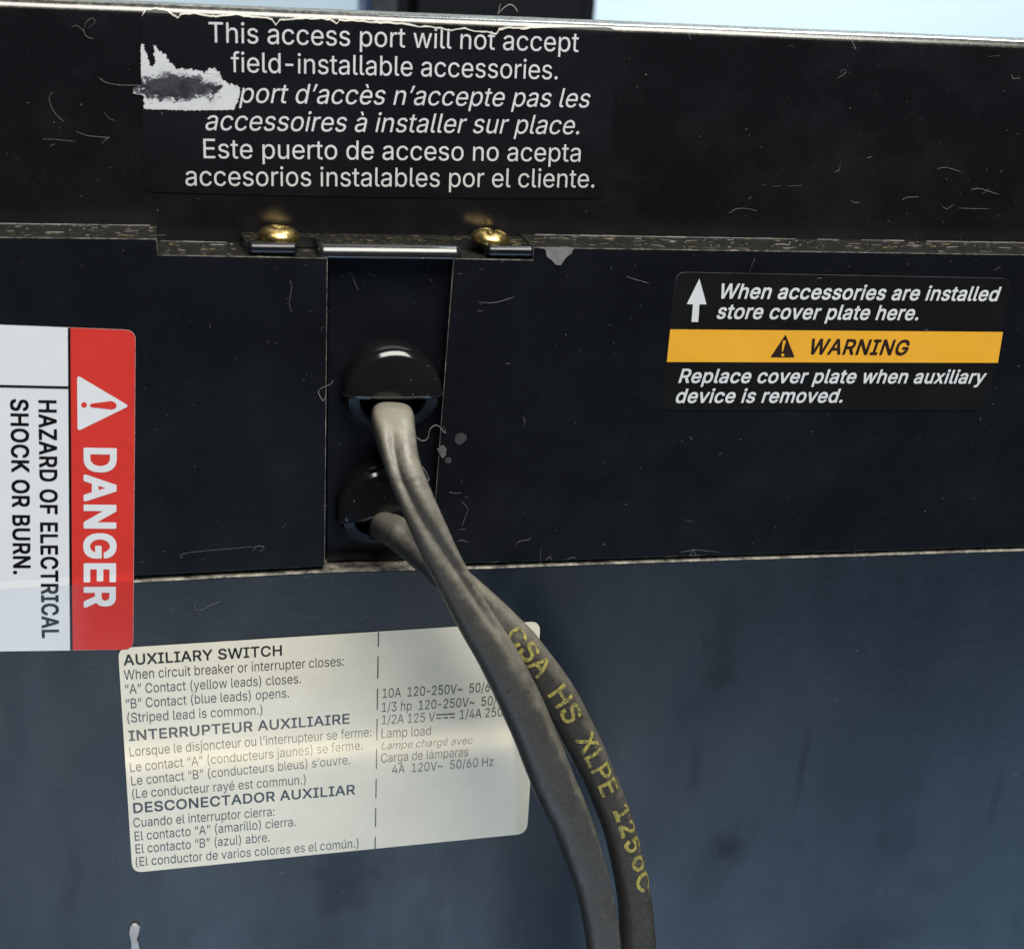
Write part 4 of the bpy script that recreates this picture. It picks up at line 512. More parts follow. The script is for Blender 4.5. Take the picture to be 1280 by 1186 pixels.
# middle panel: left and right of the slot, one moulding, with a dusty ledge along its top
def prism(bm, poly, y0, y1, bevel=0.00018):
    f0 = [bm.verts.new((x, y0, z)) for x, z in poly]; f1 = [bm.verts.new((x, y1, z)) for x, z in poly]
    n = len(poly)
    F = [bm.faces.new(f0), bm.faces.new(f1[::-1])]
    for i in range(n): F.append(bm.faces.new((f0[i], f1[i], f1[(i+1) % n], f0[(i+1) % n])))
    return f0, f1, F
def P0(u, v): p = on_y(u, v); return (p.x, p.z)
left_poly = [P0(-700, 288.8), P0(196, 298.5), P0(197.5, 318.5), P0(409.5, 322.5), P0(406, 707.5), P0(168, 719.5), P0(-700, 769.8)]
right_poly = [P0(567, 323), P0(666, 325), P0(666.5, 309.2), P0(1280, 318.4), P0(2000, 329), P0(2000, 660.5), P0(1280, 682.5), P0(780, 697.5), P0(614, 703), P0(538, 705)]
bm = bmesh.new()
for poly in (left_poly, right_poly):
    f0, f1, F = prism(bm, poly, 0.0, DEEP+0.001)
bmesh.ops.recalc_face_normals(bm, faces=bm.faces[:])
ed = [e for e in bm.edges if all(abs(v.co.y) < 1e-7 for v in e.verts)]
rb = bmesh.ops.bevel(bm, geom=ed, offset=0.00010, segments=2, affect='EDGES')
for f in rb['faces']: f.material_index = 2
bm.normal_update()
for f in bm.faces:
    if f.material_index == 0 and f.normal.z > 0.7: f.material_index = 1
# the slot's own back
xa, za = P0(395, 325); xb_, zb_ = P0(585, 712)
box(bm, xa, xb_, SLOT+0.0016, SLOT+0.0030, zb_, za)
middle = bm_obj('middle_panel', bm, [M_mid, M_ledge, M_worn], root)

# lower panel: tilted, its top edge proud and worn pale
bm = bmesh.new()
xs = sorted(set([p.x for p in BND]+[on_y(u, 900).x for u in range(-680, 2000, 40)]))
xs = [x for x in xs if BND[0].x <= x <= BND[-1].x]
rows = []
zbot = on_y(640, 1900).z
for x in xs:
    z0 = zb(x)-0.00012
    wv = 0.00005*noise.noise(Vector((x*260, 0, 0)))
    prof = [(0.006, z0+0.00003), (0.0000, z0+wv), (-PROUD*0.55, z0-0.00003+wv), (-PROUD*0.92, z0-0.00018+wv), (None, z0-0.00050), (None, z0-0.00070), (None, (z0+zbot)*0.5), (None, zbot)]
    rows.append([bm.verts.new((x, S_low(x, z) if y is None else y, z)) for y, z in prof])
for a, b in zip(rows, rows[1:]):
    for i in range(len(a)-1):
        f = bm.faces.new((a[i], b[i], b[i+1], a[i+1])); f.smooth = True
        f.material_index = 1 if i < 3 else 0
bmesh.ops.recalc_face_normals(bm, faces=bm.faces[:])
lower = bm_obj('lower_panel', bm, [M_low, M_lowedge], root)

# ------------------------------------------------------------------ cover plate with its flange
def Ys(u, v, y): p = on_y(u, v, y); return (p.x, p.z)
plate = None
bm = bmesh.new()
poly = [Ys(411, 312, SLOT), Ys(563, 314, SLOT), Ys(536.5, 699, SLOT), Ys(409, 701, SLOT)]
f0, f1, F = prism(bm, poly, SLOT, SLOT+0.0012)
bmesh.ops.recalc_face_normals(bm, faces=bm.faces[:])
plate = bm_obj('cover_plate', bm, [M_plate], root)
plate['label'] = 'black steel cover plate set in the slot between the screws, two wire bushings in it'
# flange lying on the lowered ledge: a back strip with two ears, and the plate's own bend between them
zl = on_y(500, 322.5).z + 0.00006
def xl(u, v=312, y=0.002): return on_y(u, v, y).x
yb, ym, yf = DEEP-0.0001, DEEP-0.0036, 0.0002
TH = 0.00150
e_poly = [(xl(303), yb), (xl(305), ym), (xl(309), yf+0.0016), (xl(371), yf+0.0016), (xl(373), ym+0.0006), (xl(396), ym+0.0006), (xl(399), yf+0.0022), (xl(573), yf+0.0022),
          (xl(575), ym+0.0006), (xl(604), ym+0.0006), (xl(606), yf+0.0016), (xl(664), yf+0.0016), (xl(666), ym), (xl(668), yb)]
bm = bmesh.new()
lo = [bm.verts.new((x, y, zl)) for x, y in e_poly]; hi = [bm.verts.new((x, y, zl+TH)) for x, y in e_poly]
n = len(lo); bm.faces.new(lo); bm.faces.new(hi[::-1])
for i in range(n): bm.faces.new((lo[i], hi[i], hi[(i+1) % n], lo[(i+1) % n]))
bmesh.ops.recalc_face_normals(bm, faces=bm.faces[:])
bm.normal_update()
for f in bm.faces: f.material_index = 1 if f.normal.z > 0.5 else 0
def rod(x0, x1, y, z, r, squash=1.0, cap=0.5):
    """a rounded bar along x with soft ends"""
    K, ends = 20, [(-1.0, 0.0), (-0.92, 0.55), (-0.70, 0.86), (-0.35, 0.98), (0.0, 1.0)]
    st = [(x0+(1+e)*r*cap, k) for e, k in ends]+[(x1-(1+e)*r*cap, k) for e, k in reversed(ends)]
    rings = []
    for x, k in st:
        rings.append([bm.verts.new((x, y-r*k*math.cos(2*math.pi*q/K), z+r*squash*k*math.sin(2*math.pi*q/K))) for q in range(K)] if k > 0 else [bm.verts.new((x, y, z))])
    for a, b in zip(rings, rings[1:]):
        for q in range(K):
            if len(a) == 1: f = bm.faces.new((a[0], b[q], b[(q+1) % K]))
            elif len(b) == 1: f = bm.faces.new((a[q], b[0], a[(q+1) % K]))
            else: f = bm.faces.new((a[q], b[q], b[(q+1) % K], a[(q+1) % K]))
            f.smooth = True; f.material_index = 0
nf = len(bm.faces)
rod(xl(310), xl(370.5), yf+0.0009, zl+0.0009, 0.00088, 1.0, 0.7)
rod(xl(607), xl(665.5), yf+0.0009, zl+0.0009, 0.00088, 1.0, 0.7)
bm.faces.ensure_lookup_table()
for f in bm.faces[nf:]: f.material_index = 2
# the bend: top of the plate rolling over the front
BR = 0.0015
prof = [(ym-0.0004, zl+TH+0.00012), (yf+BR+0.0012, zl+TH+0.00012)]+[(yf+BR-BR*math.sin(R(a)), zl+TH+0.00012-BR+BR*math.cos(R(a))) for a in range(0, 91, 9)]+[(yf+0.00004, zl-0.0003), (yf+0.0016, zl-0.0005)]
cols = []
for t in (0, 0.012, 0.04, 0.25, 0.5, 0.75, 0.96, 0.988, 1):
    x = xl(397)+(xl(574.5)-xl(397))*t; inset = 0.00035 if t in (0, 1) else (0.00008 if t in (0.012, 0.988) else 0)
    cols.append([bm.verts.new((x, y+inset, z-inset)) for y, z in prof])
for a, b in zip(cols, cols[1:]):
    for k in range(len(prof)-1):
        f = bm.faces.new((a[k], b[k], b[k+1], a[k+1])); f.smooth = True; f.material_index = 1 if k < 3 else 0
bmesh.ops.recalc_face_normals(bm, faces=bm.faces[:])
flange = bm_obj('flange', bm, [M_bend, M_flange, M_plate], plate)

# screws: domed brass heads standing on the flange
m_brass, nt_, b_ = mat('brass', (0.62, 0.43, 0.13), 0.33, 1.0)
nt_.links.new(mix(nt_, ramp(nt_, noise_tex(nt_, coords(nt_), 1500, 4), [(0.4, 0.0), (0.7, 1.0)]), (0.72, 0.55, 0.21), (0.36, 0.24, 0.075)), b_.inputs['Base Color'])
bp = N(nt_, 'ShaderNodeBump'); bp.inputs['Strength'].default_value = 0.25; bp.inputs['Distance'].default_value = 0.0003
nt_.links.new(noise_tex(nt_, coords(nt_), 900, 3), bp.inputs['Height']); nt_.links.new(bp.outputs[0], b_.inputs['Normal'])
def screw(uc, rad, tilt, turn, reach):
    bm = bmesh.new(); K = 40
    prof = [(0.0, 0.0021), (0.15, 0.0021), (0.3, 0.00208), (0.45, 0.00202), (0.6, 0.0019), (0.74, 0.0017), (0.86, 0.0014), (0.95, 0.0010), (1.0, 0.0006), (0.99, 0.0002), (0.94, -0.0001)]
    h = 0.90
    rings = []
    for r_, z in prof[1:]:
        ring = []
        for k in range(K):
            a = 2*math.pi*k/K; x, y = rad*r_*math.cos(a), rad*r_*math.sin(a)
            zz = z*h
            ca, sa = math.cos(turn), math.sin(turn); xx, yy = x*ca-y*sa, x*sa+y*ca
            # cross recess across the crown
            for p, q in ((xx, yy), (yy, xx)):
                if abs(p) < rad*0.13 and abs(q) < rad*reach: zz -= 0.0007*(1-abs(q)/(rad*reach*1.15))
            ring.append(bm.verts.new((x, y, zz)))
        rings.append(ring)
    c = bm.verts.new((0, 0, 0.0021*h-0.0008))
    for k in range(K): bm.faces.new((c, rings[0][k], rings[0][(k+1) % K]))
    for a, b in zip(rings, rings[1:]):
        for k in range(K): bm.faces.new((a[k], b[k], b[(k+1) % K], a[(k+1) % K]))
    bmesh.ops.recalc_face_normals(bm, faces=bm.faces[:])
    o = bm_obj('screw', bm, [m_brass], root, smooth=True)
    y = (ym+yf)/2+0.0016
    o.location = (on_y(uc, 300, y).x, y, zl+TH+0.00005); o.rotation_euler = (0, tilt, 0)
    o['group'] = 'brass screws holding the cover plate'
    return o
s1 = screw(348.5, 0.0031, R(2), R(20), 0.35); s1['label'] = 'smooth brass screw head at the left end of the cover plate flange'
s2 = screw(613, 0.0030, R(6), R(-66), 0.85); s2['label'] = 'nicked brass screw head at the right end of the cover plate flange'

# wire bushings: a domed hood over a horseshoe collar
def bushing(uc, vc, rpx, roll, label):
    c = on_y(uc, vc, SLOT)
    rad = (on_y(uc+rpx, vc, SLOT)-c).length
    bm = bmesh.new(); NA, DEP = 40, rad*0.66
    grid = []
    for rr, yy in ((1.0, 0.0), (1.0, 0.30), (0.985, 0.42), (0.95, 0.52), (0.90, 0.58), (0.82, 0.625), (0.68, 0.66), (0.45, 0.69), (0.22, 0.70), (0.0, 0.705)):   # hood: a blunt dome
        grid.append([bm.verts.new((rad*rr*math.cos(math.pi*k/NA), -rad*yy, rad*rr*math.sin(math.pi*k/NA))) for k in range(NA+1)])
    for a, b in zip(grid, grid[1:]):
        for k in range(NA): bm.faces.new((a[k], a[k+1], b[k+1], b[k]))
    # underside of the hood with a small lip
    edge = [r_[0] for r_ in grid]+[r_[-1] for r_ in reversed(grid)]
    lip = [bm.verts.new((v.co.x*0.97, v.co.y*0.97, -rad*0.025)) for v in edge]
    inn = [bm.verts.new((v.co.x*0.78, v.co.y*0.90, 0.0)) for v in edge]
    for i in range(len(edge)-1):
        bm.faces.new((edge[i], lip[i], lip[i+1], edge[i+1])); bm.faces.new((lip[i], inn[i], inn[i+1], lip[i+1]))
    bmesh.ops.remove_doubles(bm, verts=bm.verts[:], dist=1e-6)
    try: bmesh.ops.holes_fill(bm, edges=[e for e in bm.edges if e.is_boundary and all(abs(v.co.z) < 1e-9 for v in e.verts)], sides=0)
    except Exception: pass
    # ridge along the lower lip
    rp = [Vector((v[0]*rad*1.004, -v[1]*rad*1.004, rad*0.012)) for v in ((1.0, 0.0), (1.0, 0.30), (0.985, 0.42), (0.95, 0.52), (0.90, 0.58), (0.82, 0.625), (0.68, 0.66), (0.45, 0.69), (0.22, 0.70), (0.0, 0.705))]
    rp = rp+[Vector((-p.x, p.y, p.z)) for p in reversed(rp[:-1])]
    rr_ = []
    for i_, p in enumerate(rp):
        T = (rp[min(i_+1, len(rp)-1)]-rp[max(i_-1, 0)]).normalized(); A = T.cross(Vector((0, 0, 1))).normalized()
        rr_.append([bm.verts.new(p+(A*math.cos(q*math.pi/4)+Vector((0, 0, 1))*math.sin(q*math.pi/4))*rad*0.022) for q in range(8)])
    for a, b in zip(rr_, rr_[1:]):
        for q in range(8): bm.faces.new((a[q], b[q], b[(q+1) % 8], a[(q+1) % 8]))
    # horseshoe collar below
    nhood = len(bm.faces); NC = 30; sec = []
    for k in range(NC+1):
        a = math.pi+math.pi*k/NC
        ca, sa = math.cos(a), math.sin(a)
        if abs(ca) < 0.32 and False: continue
        ro = rad*(0.99-0.10*abs(sa)**2); ri = rad*0.64
        dep = DEP*(0.86-0.66*abs(sa)**1.3)
        sec.append([bm.verts.new((r_*ca, y_, r_*sa*(1.0 if r_ == ro else 1.0)-rad*0.02)) for r_, y_ in ((ro, 0.0), (ro*0.985, -dep*0.55), (ro*0.93, -dep*0.92), (ro*0.88, -dep), (ri*1.04, -dep), (ri, -dep*0.9), (ri, 0.0))])
    for a, b in zip(sec, sec[1:]):
        for i in range(len(a)-1): bm.faces.new((a[i], a[i+1], b[i+1], b[i]))
    bmesh.ops.recalc_face_normals(bm, faces=bm.faces[:])
    bm.faces.ensure_lookup_table()
    for f in bm.faces[nhood:]: f.material_index = 1
    o = bm_obj('bushing', bm, [M_bush, M_collar], plate)
    for p in o.data.polygons: p.use_smooth = True
    md = o.modifiers.new('edge', 'EDGE_SPLIT'); md.split_angle = R(38)
    o.location = c; o.rotation_euler = (0, -roll, 0)
    o['label'] = label; o['group'] = 'wire bushings in the cover plate'
    return o
M_bush = painted('glossy_black_nylon', (0.0065, 0.0063, 0.0070), 0.10, 0.18, 0.015, 0.9)
M_bush.node_tree.nodes['Principled BSDF'].inputs['Specular IOR Level'].default_value = 0.75
M_collar = painted('dull_black_nylon', (0.0055, 0.0055, 0.0060), 0.30, 0.50, 0.04, 0.6)
M_collar.node_tree.nodes['Principled BSDF'].inputs['Specular IOR Level'].default_value = 0.25
bushing(487, 485, 62, 0.0, 'glossy black wire bushing, the upper one, with a level lower lip')
bushing(476, 629, 58, R(13), 'glossy black wire bushing, the lower one, turned a little and half hidden by a cable')

# ------------------------------------------------------------------ stickers
def jag(pts, amp, step, seed):
    rnd = random.Random(seed); out = []
    for a, b in zip(pts, pts[1:]+pts[:1]):
        a, b = Vector(a), Vector(b); n = max(1, int((b-a).length/step))
        for i in range(n):
            p = a.lerp(b, i/n)
            out.append((p.x+rnd.uniform(-amp, amp), p.y+rnd.uniform(-amp, amp)))
    return out
# 1. access port sticker on the upper panel
def z2(x, y): return (160+x/4.0, y/4.0)
def z3(x, y): return (440+x/3.5556, y/3.5556)
torn_top = [z2(*p) for p in ((65, 105), (74, 72), (95, 54), (140, 48), (195, 56), (215, 74), (240, 84), (247, 94), (262, 78), (330, 70), (400, 82), (440, 86), (530, 76), (560, 81), (620, 89), (690, 93), (720, 101), (738, 126), (755, 105), (790, 99), (870, 96), (940, 98), (985, 98), (1020, 106), (1040, 122), (1055, 107), (1150, 109))]
torn_top += [z3(*p) for p in ((90, 101), (140, 105), (220, 110), (300, 121), (370, 124), (440, 136), (500, 128), (545, 141), (600, 143), (640, 156), (652, 136), (700, 126), (760, 132), (810, 126), (1000, 121))]
random.seed(3)
tt = []
for a, b in zip(torn_top, torn_top[1:]):
    for i in range(3):
        t = i/3; tt.append((a[0]+(b[0]-a[0])*t, a[1]+(b[1]-a[1])*t+random.uniform(-0.7, 0.7)))
out1 = tt + [z3(*p) for p in ((1130, 122), (1152, 127), (1167, 137), (1176, 155), (1179, 190), (1165, 400), (1140, 700), (1124, 840), (1117, 868), (1100, 880))] + [(740, 248), (500, 247), (300, 243), (190, 240), (180, 236), (178.5, 225), (178, 140), (177, 90)]
stk1 = sheet('access_port_sticker', out1, 'up', [M_blacklab, M_labedge], root)
stk1['label'] = 'large black sticker in three languages with a torn top edge and a white torn patch'
tex = [("This access port will not accept", 261, 53.2, 722.6, 65.2, 25.5, 'regular', 0),
       ("field-installable accessories.", 288.7, 90.2, 696.5, 99.5, 25, 'regular', 0),
       ("port d’accès n’accepte pas les", 298.5, 128.3, 737, 134.6, 24.5, 'regular', 0.21),
       ("accessoires à installer sur place.", 257, 162.6, 723.5, 168, 24.5, 'regular', 0.21),
       ("Este puerto de acceso no acepta", 254.5, 197.7, 725, 202.2, 24.2, 'regular', 0),
       ("accesorios instalables por el cliente.", 232, 232, 742.3, 234.5, 24.2, 'regular', 0)]
lettering('lettering', tex, 'up', M_whiteink, stk1)
m_torn, nt_, b_ = mat('torn_paper_backing', (0.6, 0.6, 0.6), 0.7)
cx_, cz_ = px(219, 110, 'up')
geo = N(nt_, 'ShaderNodeTexCoord'); mp = N(nt_, 'ShaderNodeMapping'); nt_.links.new(geo.outputs['Object'], mp.inputs[0])
mp.inputs['Location'].default_value = (-cx_/0.0064, 0, -cz_/0.0020); mp.inputs['Scale'].default_value = (1/0.0064, 0.0, 1/0.0020)
ln = N(nt_, 'ShaderNodeVectorMath', operation='LENGTH'); nt_.links.new(mp.outputs[0], ln.inputs[0])
nn = noise_tex(nt_, coords(nt_, (0.7, 1, 1)), 800, 8, 0.8, 0.8)
fac = math_n(nt_, 'ADD', ln.outputs['Value'], math_n(nt_, 'MULTIPLY', math_n(nt_, 'SUBTRACT', nn, 0.5), 2.9))
c = ramp(nt_, fac, [(0.64, (0.006, 0.007, 0.011)), (0.85, (0.050, 0.050, 0.062)), (1.0, (0.60, 0.60, 0.60))])
c = mix(nt_, ramp(nt_, noise_tex(nt_, coords(nt_), 300, 6, 0.7), [(0.48, 0.0), (0.72, 0.25)]), c, (0.20, 0.20, 0.22))
nt_.links.new(c, b_.inputs['Base Color'])
patch = [z2(*p) for p in ((65, 218), (78, 225), (90, 262), (100, 300), (108, 322), (125, 330), (138, 318), (132, 262), (128, 235), (140, 232), (155, 255), (180, 270), (205, 305), (235, 335), (245, 345), (300, 345), (345, 352), (385, 362), (400, 345), (430, 338), (455, 362), (475, 400), (500, 418), (530, 430), (555, 435), (562, 455), (556, 490), (545, 520), (530, 548), (440, 552), (300, 552), (80, 545), (78, 480), (45, 472), (25, 465), (30, 440), (68, 425), (65, 350))]
rnd = random.Random(5); rag = []
for u, v in jag(patch, 0.0, 0.7, 5):
    k = 0.35 if v > 134 or u < 177.5 else 1.0       # the straight cut sides are cleaner than the torn ones
    rag.append((u+k*(2.2*noise.noise(Vector((u*0.35, v*0.35, 1)))+1.3*noise.noise(Vector((u*1.3, v*1.3, 5)))), v+k*(3.2*noise.noise(Vector((u*0.4, v*0.25, 9)))+1.6*noise.noise(Vector((u*1.4, v*1.2, 3))))))
o = sheet('torn_patch', rag, 'up', [m_torn, m_torn], stk1, off=0.00019, thick=0.00005)
o['label'] = 'white torn patch with a grey smear at the left of the black sticker'
strip = [(u, v+0.3) for u, v in tt[2:]]
rnd = random.Random(11)
topline = [(u, v-(0.9+1.5*max(0, noise.noise(Vector((u*0.06, 3.1, 0)))+0.45)+rnd.uniform(0, 0.8))) for u, v in strip]
sheet('torn_edge', strip+topline[::-1], 'up', [printed('torn_white_film', (0.75, 0.72, 0.62), 0.5), M_labedge], stk1, off=0.00022, thick=0.00008)

# 2. warning sticker on the middle panel
q2 = rounded([(845, 340), (1265.5, 348), (1232, 512.6), (826.5, 512.6)], [13, 15, 12, 12])
stk2 = sheet('warning_sticker', q2, 'mid', [M_blacklab2, M_labedge], root)
stk2['label'] = 'slanted black sticker with an orange WARNING band and white italic lettering'
band = sheet('orange_band', [(837.5, 411.4), (1253.2, 414.7), (1246.8, 453.3), (833.2, 452.2)], 'mid', [M_orange, M_orange], stk2, off=0.00015, thick=0)
def z8(x, y): return (810+x/2.7234, 320+y/2.7234)
IT = 0.20
lettering('lettering', [("When accessories are installed", 900, 372.5, 1248.8, 375.9, 18.0, 'bold', IT),
    ("store cover plate here.", 895.2, 397.8, 1147, 399.7, 18.0, 'bold', IT),
    ("Replace cover plate when auxiliary", 847.5, 477.9, 1231, 478.8, 17.0, 'bold', IT),
    ("device is removed.", 844, 502.9, 1052.3, 502.5, 17.0, 'bold', IT)], 'mid', M_whiteink, stk2)
lettering('heading_lettering', [("WARNING", 1012, 441.9, 1134.6, 443.2, 18.4, 'strong', IT)], 'mid', M_brownink, stk2, off=0.00019)
sheet('arrow_symbol', [z8(*p) for p in ((174, 76), (198, 164), (174, 164), (170, 224), (147, 224), (152, 164), (131, 163))], 'mid', [M_whiteink, M_whiteink], stk2, off=0.00016, thick=0)
sheet('hazard_symbol', rounded([z8(467, 266), z8(498, 344), z8(415, 344)], 1.5, 3), 'mid', [M_brownink, M_brownink], stk2, off=0.00019, thick=0)
bm = None
sheet('exclamation_mark', [z8(*p) for p in ((459, 286), (468, 287), (463, 303), (458, 324), (454, 324), (455, 303))], 'mid', [M_orange, M_orange], stk2, off=0.00022, thick=0)
sheet('exclamation_dot', [(z8(457, 336)[0]+2.0*math.cos(a), z8(457, 336)[1]+2.0*math.sin(a)) for a in [R(30*i) for i in range(12)]], 'mid', [M_orange, M_orange], stk2, off=0.00022, thick=0)

# 3. danger sticker, folded over the step between the middle and the lower panel
q3 = rounded([(-120, 401), (169.5, 412.5), (166.5, 811.4), (-120, 815)], [0, 13, 12, 0])
stk3 = sheet('danger_sticker', q3, 'fold', [M_whitelab, M_labedge], root)
stk3['label'] = 'white sticker turned sideways with a red DANGER panel'
q3r = rounded([(88, 409.3), (169.3, 412.7), (166.3, 811.2), (90, 811.9)], [0, 13, 12, 0])
sheet('red_panel', q3r, 'fold', [M_red, M_red], stk3, off=0.00015, thick=0)
sheet('rule', bar(86.5, 409.4, 89.4, 811.8, 3.2), 'fold', [M_blackink, M_blackink], stk3, off=0.00018, thick=0)
sheet('rule', bar(-120, 479.5, 85.3, 484, 3.0), 'fold', [M_blackink, M_blackink], stk3, off=0.00018, thick=0)
sheet('hazard_symbol', rounded([(96.5, 468.5), (161.5, 507), (97, 538.5)], 5, 5), 'fold', [M_whitelab, M_whitelab], stk3, off=0.00018, thick=0)
sheet('exclamation_mark', rounded([(112.5, 504.2), (140, 500.5), (146, 504.5), (145.5, 509.5), (140, 511.5), (112.5, 508.2)], 2.2, 3), 'fold', [M_red, M_red], stk3, off=0.00021, thick=0)
sheet('exclamation_dot', [(105.2+3.6*math.cos(a), 505.6+3.6*math.sin(a)) for a in [R(30*i) for i in range(12)]], 'fold', [M_red, M_red], stk3, off=0.00021, thick=0)
lettering('heading_lettering', [("DANGER", 106.6, 559, 106.8, 758.5, 37.5, 'heavy', 0)], 'fold', M_whitelab, stk3, off=0.00018)
lettering('lettering', [("HAZARD OF ELECTRICAL", 48.8, 499.6, 53.2, 796.7, 21.3, 'strong', 0), ("SHOCK OR BURN.", 13.6, 498.2, 17.4, 717, 21.3, 'strong', 0)], 'fold', M_blackink, stk3)

# 4. auxiliary switch sticker on the lower panel
q4 = rounded([(147.5, 809.5), (675.5, 776), (658.5, 1041), (165.5, 1090)], [13, 13, 13, 13])
stk4 = sheet('auxiliary_switch_sticker', q4, 'low', [M_cream, M_labedge], root)
stk4['label'] = 'cream sticker full of grey lettering with a dashed line, partly behind the cables'
BH = 'bold'
heads = [("AUXILIARY SWITCH", 154.8, 830.7, 352.4, 818.3, 13.3, BH, 0), ("INTERRUPTEUR AUXILIAIRE", 161.4, 925, 437, 903.2, 12.8, BH, 0), ("DESCONECTADOR AUXILIAR", 167, 1015, 443.7, 991.5, 12.6, BH, 0)]
lettering('heading_lettering', heads, 'low', M_headink, stk4)
body = [("When circuit breaker or interrupter closes:", 155.3, 848.8, 429.8, 831.2, 12.6),
 ("“A” Contact (yellow leads) closes.", 156.7, 866.6, 376, 853, 12.4), ("“B” Contact (blue leads) opens.", 157.5, 884.7, 361.3, 870.8, 12.4),
 ("(Striped lead is common.)", 159.5, 902.2, 327.9, 891.8, 12.3), ("Lorsque le disjoncteur ou l’interrupteur se ferme:", 162.3, 944.5, 464, 919.5, 12.3),
 ("Le contact “A” (conducteurs jaunes) se ferme.", 163, 963.8, 452.9, 935.8, 12.2), ("Le contact “B” (conducteurs bleus) s’ouvre.", 164.5, 980.7, 437.6, 953.9, 12.1),
 ("(Le conducteur rayé est commun.)", 165.6, 996.8, 382, 978.9, 12.0), ("Cuando el interruptor cierra:", 167, 1033, 343.2, 1018.5, 12.0),
 ("El contacto “A” (amarillo) cierra.", 168.7, 1049.7, 369.6, 1031.2, 11.9), ("El contacto “B” (azul) abre.", 169.8, 1065.6, 337, 1050.8, 11.9),
 ("(El conductor de varios colores es el común.)", 170, 1081.7, 447.9, 1058, 11.8),
 ("10A  120-250V~  50/60 Hz", 478, 871.6, 638.8, 861.8, 12.2), ("1/3 hp  120-250V~  50/60 Hz", 477, 889, 654.7, 878.3, 12.2),
 ("1/2A 125 V", 477, 904.4, 543.3, 900.8, 12.0), ("1/4A 250V", 574.5, 898, 636.6, 893.6, 12.0), ("Lamp load", 476.5, 921.7, 538.3, 918, 12.2),
 ("Carga de lámparas", 476, 952.3, 585, 944, 11.8), ("4A  120V~  50/60 Hz", 489.9, 966.2, 616.5, 956, 11.6)]
lines = [(*b_, 'regular', 0) for b_ in body] + [("Lampe chargé avec", 476.5, 936, 590.7, 928.6, 9.6, 'regular', 0.2)]
lettering('lettering', lines, 'low', M_grayink, stk4)
sheet('current_symbol', bar(545.3, 892.6, 568.4, 891.2, 1.7), 'low', [M_grayink, M_grayink], stk4, off=0.00016, thick=0)
for a, b in ((545.3, 551.5), (554, 560), (562.5, 568.4)):
    sheet('current_dash', bar(a, 897-(a-545)*0.06, b, 897-(b-545)*0.06, 1.6), 'low', [M_grayink, M_grayink], stk4, off=0.00016, thick=0)
for y0, y1 in ((70, 135), (178, 277), (322, 418), (458, 555), (592, 683), (727, 815), (857, 943), (987, 1040)):
    f = lambda y: (400+(262-(y-70)*15/970)/3.593, 770+y/3.593)
    sheet('dash', bar(*f(y0), *f(y1), 1.5), 'low', [M_grayink, M_grayink], stk4, off=0.00016, thick=0)

# ------------------------------------------------------------------ cables
def catmull(P, n):
    out = []
    Q = [P[0]*2-P[1]]+P+[P[-1]*2-P[-2]]
    for i in range(1, len(Q)-2):
        for k in range(n):
            t = k/n; a, b, c, d = Q[i-1:i+3]
            out.append(0.5*((2*b)+(c-a)*t+(2*a-5*b+4*c-d)*t*t+(3*b-a-3*c+d)*t**3))
    out.append(P[-1]); return out
def cable_mat(name, a, b, dust):
    m, nt, bs = mat(name, a, 0.55, 0, 0.4); L = nt.links; v = coords(nt)
    c = mix(nt, ramp(nt, noise_tex(nt, v, 120, 6, 0.7), [(0.35, 0.0), (0.65, 1.0)]), a, b)
    c = mix(nt, ramp(nt, noise_tex(nt, v, 1500, 4, 0.7), [(0.5, 0.0), (0.75, 0.22)]), c, dust)
    c = mix(nt, ramp(nt, noise_tex(nt, v, 1150, 2, 0.5), [(0.70, 0.0), (0.74, 0.8)]), c, (0.02, 0.018, 0.012))
    gn = N(nt, 'ShaderNodeNewGeometry'); sx = N(nt, 'ShaderNodeSeparateXYZ'); L.new(gn.outputs['Normal'], sx.inputs[0])
    lie = math_n(nt, 'ADD', sx.outputs['Z'], math_n(nt, 'MULTIPLY', math_n(nt, 'SUBTRACT', noise_tex(nt, v, 420, 5, 0.75), 0.5), 0.9))
    c = mix(nt, ramp(nt, lie, [(0.16, 0.0), (0.80, 0.8)]), c, tuple(x*1.7 for x in dust))      # dust, and the brightness of lit tops painted in, on what faces up
    L.new(c, bs.inputs['Base Color'])
    L.new(ramp(nt, noise_tex(nt, v, 400, 4), [(0.3, 0.30), (0.7, 0.50)]), bs.inputs['Roughness'])
    bp = N(nt, 'ShaderNodeBump'); bp.inputs['Strength'].default_value = 0.22; bp.inputs['Distance'].default_value = 0.0003
    L.new(noise_tex(nt, v, 1100, 4), bp.inputs['Height']); L.new(bp.outputs[0], bs.inputs['Normal'])
    return m
